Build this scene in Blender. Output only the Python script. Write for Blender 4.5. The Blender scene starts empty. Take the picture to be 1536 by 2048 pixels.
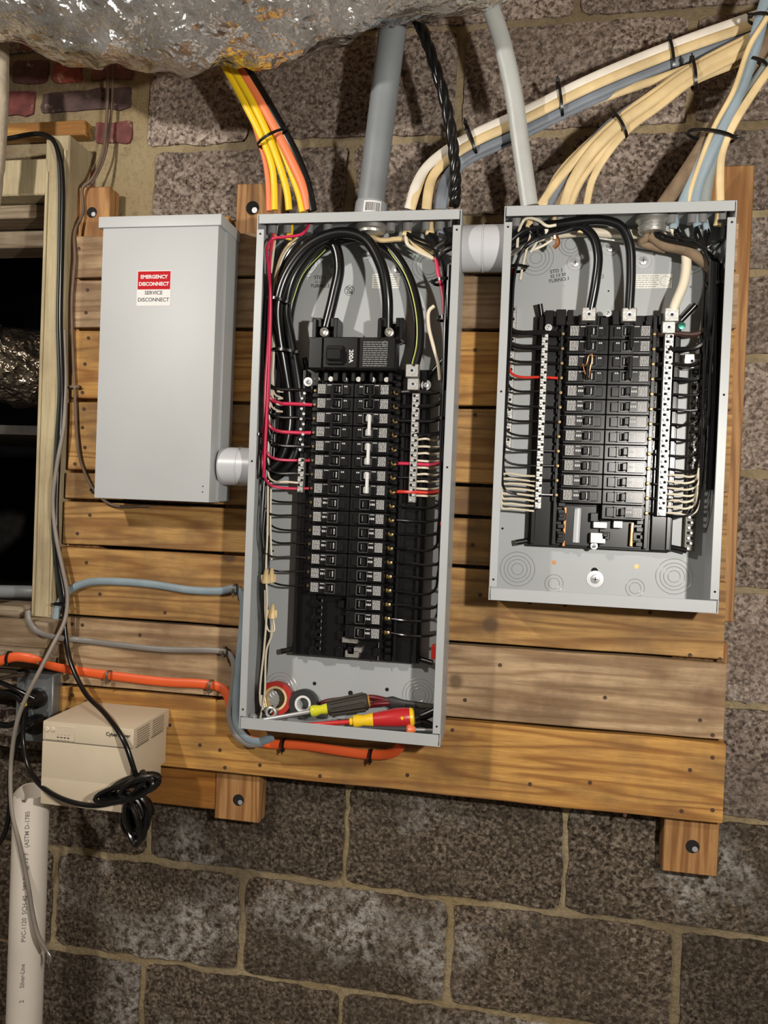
import bpy, bmesh, math, random
from mathutils import Vector, Matrix, noise as mnoise
random.seed(7)
scn = bpy.context.scene
C = scn.collection
# ------------------------------------------------------------------ camera
FPX = 1540.0
CAM = Vector((0.09067, -1.43339, -0.67957))
RT = Vector((0.98471845, 0.16967098, 0.03925979))
UP = Vector((-0.04133445, 0.00871125, 0.99910739))
FW = Vector((-0.16917753, 0.98546226, -0.01559138))
cd = bpy.data.cameras.new('camera'); cam = bpy.data.objects.new('camera', cd); C.objects.link(cam)
cd.sensor_fit = 'VERTICAL'; cd.sensor_height = 24.0; cd.lens = 24.0*FPX/2048.0
cd.clip_start = 0.02
M = Matrix((RT, UP, -FW)).transposed().to_4x4(); M.translation = CAM
cam.matrix_world = M
scn.camera = cam
# ------------------------------------------------------------------ world, lamps, exposure
w = bpy.data.worlds.new('basement_air'); scn.world = w; w.use_nodes = True
w.node_tree.nodes['Background'].inputs[0].default_value = (1.0, 0.86, 0.70, 1)
w.node_tree.nodes['Background'].inputs[1].default_value = 0.10
def lamp(name, loc, power, rad, col):
    l = bpy.data.lights.new(name, 'POINT'); l.energy = power; l.shadow_soft_size = rad; l.color = col
    o = bpy.data.objects.new(name, l); C.objects.link(o); o.location = loc; return o
lamp('work_light', (-0.92, -1.25, -0.05), 42, 0.030, (1.0, 0.95, 0.875))
lamp('work_light_side', (0.58, -1.32, -0.54), 56, 0.030, (1.0, 0.95, 0.875))
scn.view_settings.view_transform = 'Standard'; scn.view_settings.look = 'None'
scn.view_settings.gamma = 1.0; scn.view_settings.use_curve_mapping = False
scn.view_settings.exposure = 0.25

# ------------------------------------------------------------------ helpers
def PX(px, py, Y):
    """photo pixel -> point on the plane y = Y"""
    d = FW + RT*((px-768.0)/FPX) - UP*((py-1024.0)/FPX)
    return CAM + d*((Y-CAM.y)/d.y)
WL = {}
def link(o, center, parent=None):
    C.objects.link(o)
    if parent is not None:
        o.parent = parent; o.location = Vector(center) - WL[parent]
    else: o.location = Vector(center)
    WL[o] = Vector(center)
    return o
def tag(o, label, cat, group=None):
    o['label'] = label; o['category'] = cat
    if group: o['group'] = group
    return o
def empty(name, loc, label=None, cat=None, group=None):
    o = bpy.data.objects.new(name, None); o.empty_display_size = 0.02
    link(o, loc)
    if label: tag(o, label, cat, group)
    return o
def finish(name, bm, mat, parent=None, smooth=False):
    me = bpy.data.meshes.new(name)
    vs = [v.co for v in bm.verts]
    lo = Vector((min(v.x for v in vs), min(v.y for v in vs), min(v.z for v in vs)))
    hi = Vector((max(v.x for v in vs), max(v.y for v in vs), max(v.z for v in vs)))
    c = (lo+hi)/2
    bmesh.ops.translate(bm, verts=bm.verts, vec=-c)
    bm.to_mesh(me); bm.free()
    if smooth:
        for f in me.polygons: f.use_smooth = True
    me.set_sharp_from_angle(angle=math.radians(38))
    for m in (mat if isinstance(mat, (list, tuple)) else [mat]): me.materials.append(m)
    o = bpy.data.objects.new(name, me)
    return link(o, c, parent)
def inst(src, name, center, parent=None):
    o = bpy.data.objects.new(name, src.data); return link(o, center, parent)
def add_box(bm, x0, x1, y0, y1, z0, z1, bev=0.0, seg=1, mi=0):
    r = bmesh.ops.create_cube(bm, size=1.0)
    vs = r['verts']
    for v in vs:
        v.co = Vector(((x0+x1)/2+v.co.x*(x1-x0), (y0+y1)/2+v.co.y*(y1-y0), (z0+z1)/2+v.co.z*(z1-z0)))
    fs = set(f for v in vs for f in v.link_faces)
    for f in fs: f.material_index = mi
    if bev > 0:
        es = list(set(e for v in vs for e in v.link_edges))
        bmesh.ops.bevel(bm, geom=es, offset=bev, segments=seg, affect='EDGES', profile=0.7)
    return vs
def box(name, x0, x1, y0, y1, z0, z1, mat, parent=None, bev=0.0, seg=1):
    bm = bmesh.new(); add_box(bm, x0, x1, y0, y1, z0, z1, bev, seg)
    return finish(name, bm, mat, parent)
def add_cyl(bm, a, b, r0, r1=None, n=20, cap=True, mi=0):
    a = Vector(a); b = Vector(b); r1 = r0 if r1 is None else r1
    d = (b-a).normalized(); u = d.orthogonal().normalized(); v = d.cross(u)
    A = [bm.verts.new(a+(u*math.cos(t)+v*math.sin(t))*r0) for t in [2*math.pi*i/n for i in range(n)]]
    B = [bm.verts.new(b+(u*math.cos(t)+v*math.sin(t))*r1) for t in [2*math.pi*i/n for i in range(n)]]
    fs = []
    for i in range(n):
        f = bm.faces.new((A[i], A[(i+1) % n], B[(i+1) % n], B[i])); f.smooth = True; fs.append(f)
    if cap:
        fs.append(bm.faces.new(A[::-1])); fs.append(bm.faces.new(B))
    for f in fs: f.material_index = mi
def add_lathe(bm, a, b, prof, n=24, mi=0, cap=True):
    """prof: list of (t along a->b in metres, radius)"""
    a = Vector(a); d = (Vector(b)-a).normalized(); u = d.orthogonal().normalized(); v = d.cross(u)
    rings = []
    for t, r in prof:
        rings.append([bm.verts.new(a+d*t+(u*math.cos(q)+v*math.sin(q))*r) for q in [2*math.pi*i/n for i in range(n)]])
    for A, B in zip(rings, rings[1:]):
        for i in range(n):
            f = bm.faces.new((A[i], A[(i+1) % n], B[(i+1) % n], B[i])); f.smooth = True; f.material_index = mi
    if cap:
        bm.faces.new(rings[0][::-1]).material_index = mi; bm.faces.new(rings[-1]).material_index = mi
def spline(pts, sub=6):
    P = [Vector(p) for p in pts]
    if len(P) < 3:
        return [P[0].lerp(P[1], i/sub) for i in range(sub+1)]
    out = []
    Q = [P[0]*2-P[1]] + P + [P[-1]*2-P[-2]]
    for i in range(1, len(Q)-2):
        p0, p1, p2, p3 = Q[i-1], Q[i], Q[i+1], Q[i+2]
        t0 = 0.0; t1 = max((p1-p0).length, 1e-6)**.5; t2 = t1+max((p2-p1).length, 1e-6)**.5; t3 = t2+max((p3-p2).length, 1e-6)**.5
        for k in range(sub):
            t = t1+(t2-t1)*k/sub
            A1 = p0*((t1-t)/(t1-t0))+p1*((t-t0)/(t1-t0)); A2 = p1*((t2-t)/(t2-t1))+p2*((t-t1)/(t2-t1)); A3 = p2*((t3-t)/(t3-t2))+p3*((t-t2)/(t3-t2))
            B1 = A1*((t2-t)/(t2-t0))+A2*((t-t0)/(t2-t0)); B2 = A2*((t3-t)/(t3-t1))+A3*((t-t1)/(t3-t1))
            out.append(B1*((t2-t)/(t2-t1))+B2*((t-t1)/(t2-t1)))
    out.append(P[-1]); return out
def add_tube(bm, pts, r, flat=None, n=8, mi=0, cap=True, taper=None):
    """swept tube; flat=(in_plane_half, y_half) gives a flat cable lying along the wall"""
    N = len(pts); rings = []
    u = None
    for i, p in enumerate(pts):
        d = (pts[min(i+1, N-1)]-pts[max(i-1, 0)])
        d = d.normalized() if d.length > 1e-9 else Vector((0, 0, 1))
        if flat:
            yv = Vector((0, 1, 0)); yv = (yv-d*yv.dot(d))
            yv = yv.normalized() if yv.length > 1e-4 else Vector((0, 0, 1))
            a = d.cross(yv); b = yv; ra, rb = flat
        else:
            if u is None: u = d.orthogonal().normalized()
            u = (u-d*u.dot(d)).normalized(); a = u; b = d.cross(u); ra = rb = r
        s = taper(i/(N-1)) if taper else 1.0
        rings.append([bm.verts.new(p+(a*math.cos(q)*ra+b*math.sin(q)*rb)*s) for q in [2*math.pi*k/n for k in range(n)]])
    for A, B in zip(rings, rings[1:]):
        for k in range(n):
            f = bm.faces.new((A[k], A[(k+1) % n], B[(k+1) % n], B[k])); f.smooth = True; f.material_index = mi
    if cap:
        bm.faces.new(rings[0][::-1]).material_index = mi; bm.faces.new(rings[-1]).material_index = mi
def tube(name, pts, r, mat, parent=None, flat=None, n=8, sub=6, taper=None):
    bm = bmesh.new(); add_tube(bm, spline(pts, sub), r, flat, n, taper=taper)
    return finish(name, bm, mat, parent)
def pxs(lst, Y=None):
    return [PX(p[0], p[1], p[2] if len(p) > 2 else Y) for p in lst]
def ring_pts(c, r, axis='y', n=24):
    return [Vector((c[0]+r*math.cos(2*math.pi*i/n), c[1], c[2]+r*math.sin(2*math.pi*i/n))) for i in range(n+1)]
def text(name, s, size, loc, mat, parent, bold=0.0, align='CENTER', rotz=0.0, M3=None):
    cu = bpy.data.curves.new(name, 'FONT'); cu.body = s; cu.size = size; cu.align_x = align; cu.align_y = 'CENTER'
    cu.extrude = 0.00008; cu.offset = bold; cu.resolution_u = 3
    t = bpy.data.objects.new('tmp', cu); me = bpy.data.meshes.new_from_object(t); bpy.data.objects.remove(t)
    R = M3 if M3 else (Matrix.Rotation(math.pi/2, 4, 'X') @ Matrix.Rotation(rotz, 4, 'Z'))
    me.transform(R)
    me.materials.clear(); me.materials.append(mat)
    o = bpy.data.objects.new(name, me); return link(o, loc, parent)

# ------------------------------------------------------------------ materials
MATS = {}
def nt(name):
    m = bpy.data.materials.new(name); m.use_nodes = True
    return m, m.node_tree.nodes, m.node_tree.links, m.node_tree.nodes['Principled BSDF']
def plain(name, col, rough=0.5, metal=0.0, bump=0.0, bscale=200, var=0.0, vscale=30, coat=0.0, spec=None):
    if name in MATS: return MATS[name]
    m, N, L, b = nt(name)
    b.inputs['Base Color'].default_value = (*col, 1); b.inputs['Roughness'].default_value = rough; b.inputs['Metallic'].default_value = metal
    if coat: b.inputs['Coat Weight'].default_value = coat; b.inputs['Coat Roughness'].default_value = 0.15
    if spec is not None: b.inputs['Specular IOR Level'].default_value = spec
    tc = N.new('ShaderNodeTexCoord')
    if var > 0:
        no = N.new('ShaderNodeTexNoise'); no.inputs['Scale'].default_value = vscale; no.inputs['Detail'].default_value = 5
        L.new(tc.outputs['Object'], no.inputs['Vector'])
        mx = N.new('ShaderNodeMix'); mx.data_type = 'RGBA'
        mx.inputs[6].default_value = (*[c*(1-var) for c in col], 1); mx.inputs[7].default_value = (*[min(1, c*(1+var)) for c in col], 1)
        mr = N.new('ShaderNodeMapRange'); mr.inputs[1].default_value = .3; mr.inputs[2].default_value = .7
        L.new(no.outputs[0], mr.inputs[0]); L.new(mr.outputs[0], mx.inputs[0]); L.new(mx.outputs[2], b.inputs['Base Color'])
    if bump > 0:
        no = N.new('ShaderNodeTexNoise'); no.inputs['Scale'].default_value = bscale; no.inputs['Detail'].default_value = 4
        L.new(tc.outputs['Object'], no.inputs['Vector'])
        bp = N.new('ShaderNodeBump'); bp.inputs['Strength'].default_value = bump; bp.inputs['Distance'].default_value = 0.002
        L.new(no.outputs[0], bp.inputs['Height']); L.new(bp.outputs[0], b.inputs['Normal'])
    MATS[name] = m; return m
def ramp(N, stops):
    r = N.new('ShaderNodeValToRGB'); e = r.color_ramp.elements
    while len(e) < len(stops): e.new(0.5)
    for k, (p, c) in enumerate(stops): e[k].position = p; e[k].color = (*c, 1)
    return r
def mixrgb(N, L, fac, a, b, mode='MIX'):
    mx = N.new('ShaderNodeMix'); mx.data_type = 'RGBA'; mx.blend_type = mode
    for s, v in ((0, fac), (6, a), (7, b)):
        if isinstance(v, (int, float)): mx.inputs[s].default_value = v
        elif isinstance(v, tuple): mx.inputs[s].default_value = (*v, 1)
        else: L.new(v, mx.inputs[s])
    return mx.outputs[2]
def noise(N, L, vec, scale, detail=4, rough=.5):
    n = N.new('ShaderNodeTexNoise'); n.inputs['Scale'].default_value = scale; n.inputs['Detail'].default_value = detail; n.inputs['Roughness'].default_value = rough
    L.new(vec, n.inputs['Vector']); return n.outputs[0]
def maprange(N, L, v, a, b, c=0., d=1.):
    mr = N.new('ShaderNodeMapRange'); L.new(v, mr.inputs[0])
    for i, x in enumerate((a, b, c, d)): mr.inputs[i+1].default_value = x
    return mr.outputs[0]
def rand_vec(N, L, amt=20.0):
    tc = N.new('ShaderNodeTexCoord'); oi = N.new('ShaderNodeObjectInfo')
    mu = N.new('ShaderNodeMath'); mu.operation = 'MULTIPLY'; mu.inputs[1].default_value = amt; L.new(oi.outputs['Random'], mu.inputs[0])
    cx = N.new('ShaderNodeCombineXYZ'); L.new(mu.outputs[0], cx.inputs[0]); L.new(mu.outputs[0], cx.inputs[2]); L.new(mu.outputs[0], cx.inputs[1])
    ad = N.new('ShaderNodeVectorMath'); ad.operation = 'ADD'; L.new(tc.outputs['Object'], ad.inputs[0]); L.new(cx.outputs[0], ad.inputs[1])
    return ad.outputs[0], oi.outputs['Random']
def block_mat(name, dark, mid, light, efflo=0.5):
    m, N, L, b = nt(name)
    v, rnd = rand_vec(N, L)
    vo = N.new('ShaderNodeTexVoronoi'); vo.inputs['Scale'].default_value = 190; L.new(v, vo.inputs['Vector'])
    sep = N.new('ShaderNodeSeparateColor'); L.new(vo.outputs['Color'], sep.inputs[0])
    fine = noise(N, L, v, 130, 6, .65)
    r = ramp(N, [(0.30, dark), (0.45, tuple(.55*a+.45*c for a, c in zip(dark, mid))), (0.55, mid), (0.78, light)])
    ad = N.new('ShaderNodeMath'); ad.operation = 'MULTIPLY_ADD'; L.new(sep.outputs[0], ad.inputs[0]); ad.inputs[1].default_value = 0.26
    sb = N.new('ShaderNodeMath'); sb.operation = 'SUBTRACT'; L.new(fine, sb.inputs[0]); sb.inputs[1].default_value = 0.10
    L.new(sb.outputs[0], ad.inputs[2]); L.new(ad.outputs[0], r.inputs[0])
    st = noise(N, L, v, 5, 4)
    col = mixrgb(N, L, maprange(N, L, st, .35, .7, 0, .55), r.outputs[0], tuple(c*.45 for c in mid))
    e1 = noise(N, L, v, 4.2, 3); e2 = noise(N, L, v, 60, 6, .7)
    em = N.new('ShaderNodeMath'); em.operation = 'MULTIPLY'; L.new(maprange(N, L, e1, .56, .68), em.inputs[0]); L.new(maprange(N, L, e2, .44, .60), em.inputs[1])
    em2 = N.new('ShaderNodeMath'); em2.operation = 'MULTIPLY'; L.new(em.outputs[0], em2.inputs[0]); em2.inputs[1].default_value = efflo
    col = mixrgb(N, L, em2.outputs[0], col, (.55, .52, .48))
    hs = N.new('ShaderNodeHueSaturation'); L.new(col, hs.inputs['Color']); L.new(maprange(N, L, rnd, 0, 1, .72, 1.2), hs.inputs['Value'])
    L.new(hs.outputs[0], b.inputs['Base Color']); b.inputs['Roughness'].default_value = .95; b.inputs['Specular IOR Level'].default_value = .2
    bp = N.new('ShaderNodeBump'); bp.inputs['Strength'].default_value = 1.0; bp.inputs['Distance'].default_value = .006
    L.new(ad.outputs[0], bp.inputs['Height']); L.new(bp.outputs[0], b.inputs['Normal'])
    return m
M_BLOCK = block_mat('cinder_block', (.036, .025, .020), (.33, .255, .205), (.58, .49, .42), .25)
M_BLOCKD = block_mat('cinder_block_dark', (.018, .013, .009), (.135, .102, .073), (.34, .28, .22), .8)  # darker, browner block tone for the lower courses
def mortar_mat():
    m, N, L, b = nt('mortar')
    tc = N.new('ShaderNodeTexCoord'); v = tc.outputs['Object']
    c = mixrgb(N, L, maprange(N, L, noise(N, L, v, 6, 4), .3, .7), (.34, .255, .135), (.52, .42, .26))
    c = mixrgb(N, L, maprange(N, L, noise(N, L, v, 90, 6, .7), .5, .75, 0, .7), c, (.15, .11, .07))
    c = mixrgb(N, L, maprange(N, L, noise(N, L, v, 2.6, 5, .6), .46, .64, 0, .65), c, (.13, .10, .07))
    L.new(c, b.inputs['Base Color']); b.inputs['Roughness'].default_value = .95; b.inputs['Specular IOR Level'].default_value = .2
    bp = N.new('ShaderNodeBump'); bp.inputs['Distance'].default_value = .010; L.new(noise(N, L, v, 60, 8, .7), bp.inputs['Height']); L.new(bp.outputs[0], b.inputs['Normal'])
    return m
M_MORTAR = mortar_mat()
def brick_mat(name, col):
    m, N, L, b = nt(name); v, rnd = rand_vec(N, L)
    c = mixrgb(N, L, maprange(N, L, noise(N, L, v, 40, 5), .3, .7), tuple(x*.6 for x in col), tuple(min(1, x*1.25) for x in col))
    c = mixrgb(N, L, maprange(N, L, noise(N, L, v, 30, 8, .75), .58, .68, 0, .8), c, (.42, .34, .24))
    L.new(c, b.inputs['Base Color']); b.inputs['Roughness'].default_value = .8
    bp = N.new('ShaderNodeBump'); bp.inputs['Distance'].default_value = .003; L.new(noise(N, L, v, 90, 6, .7), bp.inputs['Height']); L.new(bp.outputs[0], b.inputs['Normal'])
    return m
def wood_mat(name, a, bcol, stain=.5, along='x', rough=.62):
    m, N, L, b = nt(name); v, rnd = rand_vec(N, L, 13.0)
    mp = N.new('ShaderNodeMapping'); L.new(v, mp.inputs[0])
    mp.inputs['Scale'].default_value = (.07, 1, 1) if along == 'x' else (1, 1, .07)
    warp = noise(N, L, mp.outputs[0], 9, 3)
    wv = N.new('ShaderNodeMath'); wv.operation = 'MULTIPLY'; L.new(warp, wv.inputs[0]); wv.inputs[1].default_value = 22.0
    sn = N.new('ShaderNodeMath'); sn.operation = 'SINE'
    w2 = N.new('ShaderNodeMath'); w2.operation = 'MULTIPLY'; L.new(wv.outputs[0], w2.inputs[0]); w2.inputs[1].default_value = 4.5
    L.new(w2.outputs[0], sn.inputs[0])
    g = maprange(N, L, sn.outputs[0], -1, 1)
    pw = N.new('ShaderNodeMath'); pw.operation = 'POWER'; L.new(g, pw.inputs[0]); pw.inputs[1].default_value = 2.2
    col = mixrgb(N, L, pw.outputs[0], a, bcol)
    fib = noise(N, L, mp.outputs[0], 260, 5, .65)
    col = mixrgb(N, L, maprange(N, L, fib, .35, .7, 0, .45), col, tuple(x*.5 for x in bcol))
    st = noise(N, L, v, 7, 5, .6)
    col = mixrgb(N, L, maprange(N, L, st, .44, .66, 0, stain), col, (.13, .075, .038))
    col = mixrgb(N, L, maprange(N, L, noise(N, L, mp.outputs[0], 40, 6, .7), .52, .68, 0, .6*stain), col, (.09, .05, .028))
    kn = N.new('ShaderNodeTexVoronoi'); kn.inputs['Scale'].default_value = 5.5; L.new(v, kn.inputs['Vector'])
    col = mixrgb(N, L, maprange(N, L, kn.outputs['Distance'], .055, .10, .8, 0), col, (.10, .055, .03))
    hs = N.new('ShaderNodeHueSaturation'); L.new(col, hs.inputs['Color']); L.new(maprange(N, L, rnd, 0, 1, .85, 1.12), hs.inputs['Value'])
    L.new(hs.outputs[0], b.inputs['Base Color']); b.inputs['Roughness'].default_value = rough; b.inputs['Specular IOR Level'].default_value = .3
    bp = N.new('ShaderNodeBump'); bp.inputs['Strength'].default_value = .5; bp.inputs['Distance'].default_value = .0015
    L.new(fib, bp.inputs['Height']); L.new(bp.outputs[0], b.inputs['Normal'])
    return m
W_TAN = wood_mat('old_pine_tan', (.50, .285, .095), (.28, .135, .040), .75)
W_PALE = wood_mat('old_pine_pale', (.50, .345, .20), (.30, .185, .095), .72)
W_ORANGE = wood_mat('pine_orange', (.56, .30, .080), (.31, .135, .032), .6)
W_POST = wood_mat('stud_pine', (.47, .25, .095), (.28, .125, .04), .15, 'z')
W_VARN = wood_mat('varnished_board', (.38, .16, .035), (.27, .10, .02), .2, 'x', .3)
W_FRAME = wood_mat('painted_jamb', (.50, .42, .26), (.45, .37, .22), .30, 'z')
W_GREY = wood_mat('weathered_wood', (.34, .27, .19), (.22, .16, .10), .6)
M_GREY = plain('panel_grey', (.37, .39, .395), .40, .0, var=.04, vscale=8)
M_GREYD = plain('cover_grey', (.405, .42, .425), .46, .0, var=.03, vscale=6, spec=.4)
M_LINE = plain('knockout_edge', (.36, .37, .36), .3, .2)
M_PVC = plain('grey_pvc', (.19, .205, .215), .45, var=.12, vscale=14)
M_PVCL = plain('light_grey_pvc', (.46, .47, .49), .35)
M_CONN = plain('grey_connector', (.20, .195, .19), .5)
M_BLK = plain('black_plastic', (.005, .005, .0055), .28)
M_BLKG = plain('black_gloss_plastic', (.010, .010, .0105), .2)
M_BLKR = plain('black_breaker', (.0085, .0085, .009), .25)
M_EDGE = plain('breaker_edge', (.10, .10, .10), .3)
M_WBLK = plain('black_insulation', (.005, .005, .0055), .26)
M_WRED = plain('red_insulation', (.55, .022, .075), .38)
M_WRED2 = plain('bright_red_insulation', (.62, .035, .02), .38)
M_WWHT = plain('white_insulation', (.70, .63, .49), .42)
M_WCREAM = plain('cream_jacket', (.60, .455, .235), .55, var=.22, vscale=18, bump=.2, bscale=90)
M_WWHITEJ = plain('white_jacket', (.66, .61, .53), .55, var=.12, vscale=18)
M_BLUE = plain('blue_grey_jacket', (.215, .275, .315), .55, var=.18, vscale=16)
M_BLUE2 = plain('slate_jacket', (.155, .175, .205), .55, var=.2, vscale=16)
M_BROWNJ = plain('cloth_jacket', (.185, .13, .08), .9, var=.3, vscale=40, bump=.5, bscale=200)
M_BROWNW = plain('brown_bell_wire', (.115, .075, .05), .6, var=.25, vscale=30)
M_YEL = plain('yellow_jacket', (.80, .53, .012), .42, var=.06, vscale=10)
M_ORG = plain('orange_jacket', (.78, .20, .075), .45, var=.06, vscale=10)
M_ORG2 = plain('red_orange_jacket', (.72, .105, .022), .45, var=.10, vscale=10)
M_BLKC = plain('black_cord', (.004, .004, .004), .25)
M_GREYC = plain('grey_cord', (.21, .18, .15), .5, var=.15, vscale=20)
M_SEU = plain('grey_service_jacket', (.40, .41, .39), .38, var=.08, vscale=18, bump=.3, bscale=40)
M_TAPEG = plain('green_stripe', (.36, .42, .05), .4)
M_AL = plain('aluminium', (.46, .45, .42), .42, .8, bump=.25, bscale=160)
M_ZINC = plain('zinc_screw', (.50, .51, .52), .38, .55)
M_BRASS = plain('brass_screw', (.50, .35, .14), .35, .9)
M_DULL = plain('dull_brass', (.22, .16, .08), .4, .8)
M_COP = plain('copper', (.62, .27, .11), .3, .9)
M_PRINT = plain('black_print', (.02, .02, .02), .6)
M_PRINTG = plain('faded_print', (.16, .16, .16), .6)
M_PRINTW = plain('white_print', (.50, .50, .49), .6)
M_STW = plain('sticker_white', (.66, .66, .65), .6, spec=.15)
M_STR = plain('sticker_red', (.42, .006, .012), .6, spec=.12)
M_PAPER = plain('label_paper', (.72, .71, .66), .5)
M_BEIGE = plain('beige_plastic', (.58, .49, .36), .5, var=.05, vscale=10, bump=.08, bscale=500)
M_WPVC = plain('white_pvc', (.68, .62, .54), .38, var=.07, vscale=9)
M_DARK = plain('dark_hole', (.006, .005, .004), .9)
M_GALV = plain('galvanised_box', (.24, .255, .265), .4, .6, var=.2, vscale=30)
M_NAIL = plain('rusty_nail', (.075, .04, .025), .7, .3)
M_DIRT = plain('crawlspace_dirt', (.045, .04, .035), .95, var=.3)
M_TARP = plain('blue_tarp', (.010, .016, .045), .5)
M_FLOOR = plain('concrete_floor', (.20, .18, .16), .9, var=.2, vscale=3, bump=.3, bscale=40)
M_JOIST = plain('ceiling_wood', (.22, .14, .08), .8, var=.2, vscale=6)
def foil_mat(name, base, rough, bs=14):
    m, N, L, b = nt(name); tc = N.new('ShaderNodeTexCoord'); v = tc.outputs['Object']
    b.inputs['Metallic'].default_value = .92
    c = mixrgb(N, L, maprange(N, L, noise(N, L, v, 9, 4), .4, .65), base, tuple(x*.6 for x in base))
    L.new(c, b.inputs['Base Color']); b.inputs['Roughness'].default_value = rough
    vo = N.new('ShaderNodeTexVoronoi'); vo.inputs['Scale'].default_value = bs; vo.feature = 'F1'
    wn = N.new('ShaderNodeTexNoise'); wn.inputs['Scale'].default_value = 10; wn.inputs['Detail'].default_value = 4
    L.new(v, wn.inputs['Vector'])
    av = N.new('ShaderNodeVectorMath'); av.operation = 'MULTIPLY_ADD'; L.new(wn.outputs[1], av.inputs[0]); av.inputs[1].default_value = (.25, .25, .25); L.new(v, av.inputs[2])
    L.new(av.outputs[0], vo.inputs['Vector'])
    s = N.new('ShaderNodeMath'); s.operation = 'MULTIPLY_ADD'; L.new(noise(N, L, v, 55, 5, .6), s.inputs[0]); s.inputs[1].default_value = .16; L.new(vo.outputs['Distance'], s.inputs[2])
    bp = N.new('ShaderNodeBump'); bp.inputs['Strength'].default_value = .9; bp.inputs['Distance'].default_value = .022; L.new(s.outputs[0], bp.inputs['Height']); L.new(bp.outputs[0], b.inputs['Normal'])
    return m
M_FOIL = foil_mat('crumpled_foil', (.90, .88, .85), .16, 11)
M_FOILD = foil_mat('dusty_foil', (.42, .36, .28), .25, 20)

# ------------------------------------------------------------------ setting
FLOOR_Z = -2.15; CEIL_Z = 0.62
OPX1 = -0.835; OPX0 = -1.60; OPZ0 = -0.99; OPZ1 = -0.045      # crawlspace opening
bm = bmesh.new()
for a in ((OPX1, 2.2, 0.0100, 0.20, FLOOR_Z, CEIL_Z), (-2.6, OPX0, 0.0100, 0.20, FLOOR_Z, CEIL_Z),
          (OPX0, OPX1, 0.0100, 0.20, OPZ1, CEIL_Z), (OPX0, OPX1, 0.0100, 0.20, FLOOR_Z, OPZ0)):
    add_box(bm, *a)
wall = finish('wall_back', bm, M_MORTAR); wall['kind'] = 'structure'
o = box('floor', -2.6, 2.2, -3.0, 0.2, FLOOR_Z-.1, FLOOR_Z, M_FLOOR); o['kind'] = 'structure'
o = box('ceiling', -2.6, 2.2, -3.0, 0.2, CEIL_Z, CEIL_Z+.05, M_JOIST); o['kind'] = 'structure'
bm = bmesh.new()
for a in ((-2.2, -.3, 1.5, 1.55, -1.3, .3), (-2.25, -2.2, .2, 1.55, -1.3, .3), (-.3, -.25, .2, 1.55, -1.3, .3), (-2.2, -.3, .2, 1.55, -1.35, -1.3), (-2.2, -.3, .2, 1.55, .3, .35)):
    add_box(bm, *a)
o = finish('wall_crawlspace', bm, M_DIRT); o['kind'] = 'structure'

def slab_piece(name, x0, x1, z0, z1, yf, yb, mat, parent, jit=.0045, nx=24, nz=12, relief=.0015, hf=60.0):
    """a block with an uneven rim: front grid, rim jittered, sides going back into the mortar"""
    bm = bmesh.new(); s = random.uniform(0, 100)
    V = {}
    for i in range(nx+1):
        for k in range(nz+1):
            x = x0+(x1-x0)*i/nx; z = z0+(z1-z0)*k/nz
            e = (i in (0, nx)) + (k in (0, nz))
            q = mnoise.noise_vector(Vector((x*22+s, z*22, s)))+.8*mnoise.noise_vector(Vector((x*hf+s, z*hf, s+5)))
            x += q.x*jit*(1 if i in (0, nx) else .5); z += q.z*jit*(1 if k in (0, nz) else .5)
            if e == 2: x += (x0+x1-2*x)*.012*.5*2/(abs(x1-x0)*5+.2); z += (z0+z1-2*z)*.03
            y = yf + mnoise.noise(Vector((x*30, z*30, s)))*relief + (.0022 if e else 0)
            V[i, k] = bm.verts.new((x, y, z))
    for i in range(nx):
        for k in range(nz):
            f = bm.faces.new((V[i, k], V[i+1, k], V[i+1, k+1], V[i, k+1])); f.smooth = True
    rim = [V[i, 0] for i in range(nx)] + [V[nx, k] for k in range(nz)] + [V[i, nz] for i in range(nx, 0, -1)] + [V[0, k] for k in range(nz, 0, -1)]
    back = [bm.verts.new((v.co.x, yb, v.co.z)) for v in rim]
    n = len(rim)
    for i in range(n): bm.faces.new((rim[i], back[i], back[(i+1) % n], rim[(i+1) % n]))
    return finish(name, bm, mat, parent)
c8 = .2032
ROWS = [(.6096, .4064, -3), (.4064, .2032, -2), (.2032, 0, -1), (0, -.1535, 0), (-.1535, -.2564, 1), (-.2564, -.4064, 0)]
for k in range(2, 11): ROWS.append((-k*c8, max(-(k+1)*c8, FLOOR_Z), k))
J = .0065
for zt, zb, r in ROWS:
    if zt-zb < .03: continue
    ph = -.044 if r < 3 else 0.0
    off = ph+(0 if r % 2 else .2032)
    for n in range(-5, 5):
        xa = off+n*.4064; xb = xa+.4064
        if xb < -1.9 or xa > 1.7: continue
        jj = J+random.uniform(-.0015, .003)
        if zb > -.26 and zt < .24 and xa < -.70:      # brick infill instead
            if xb < -.66: continue
            xa = max(xa, -.668)
            if xb-xa < .08: continue
        if zt > OPZ0-.06 and zb < OPZ1+.02 and xa < OPX1+.05 and xb > OPX0:
            if xb < OPX1+.10: continue
            xa = max(xa, OPX1+.05)
        slab_piece('cinder_block', xa+jj, xb-jj, zb+jj, zt-jj, .003, .03, M_BLOCKD if r >= 6 else M_BLOCK, wall)
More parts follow.
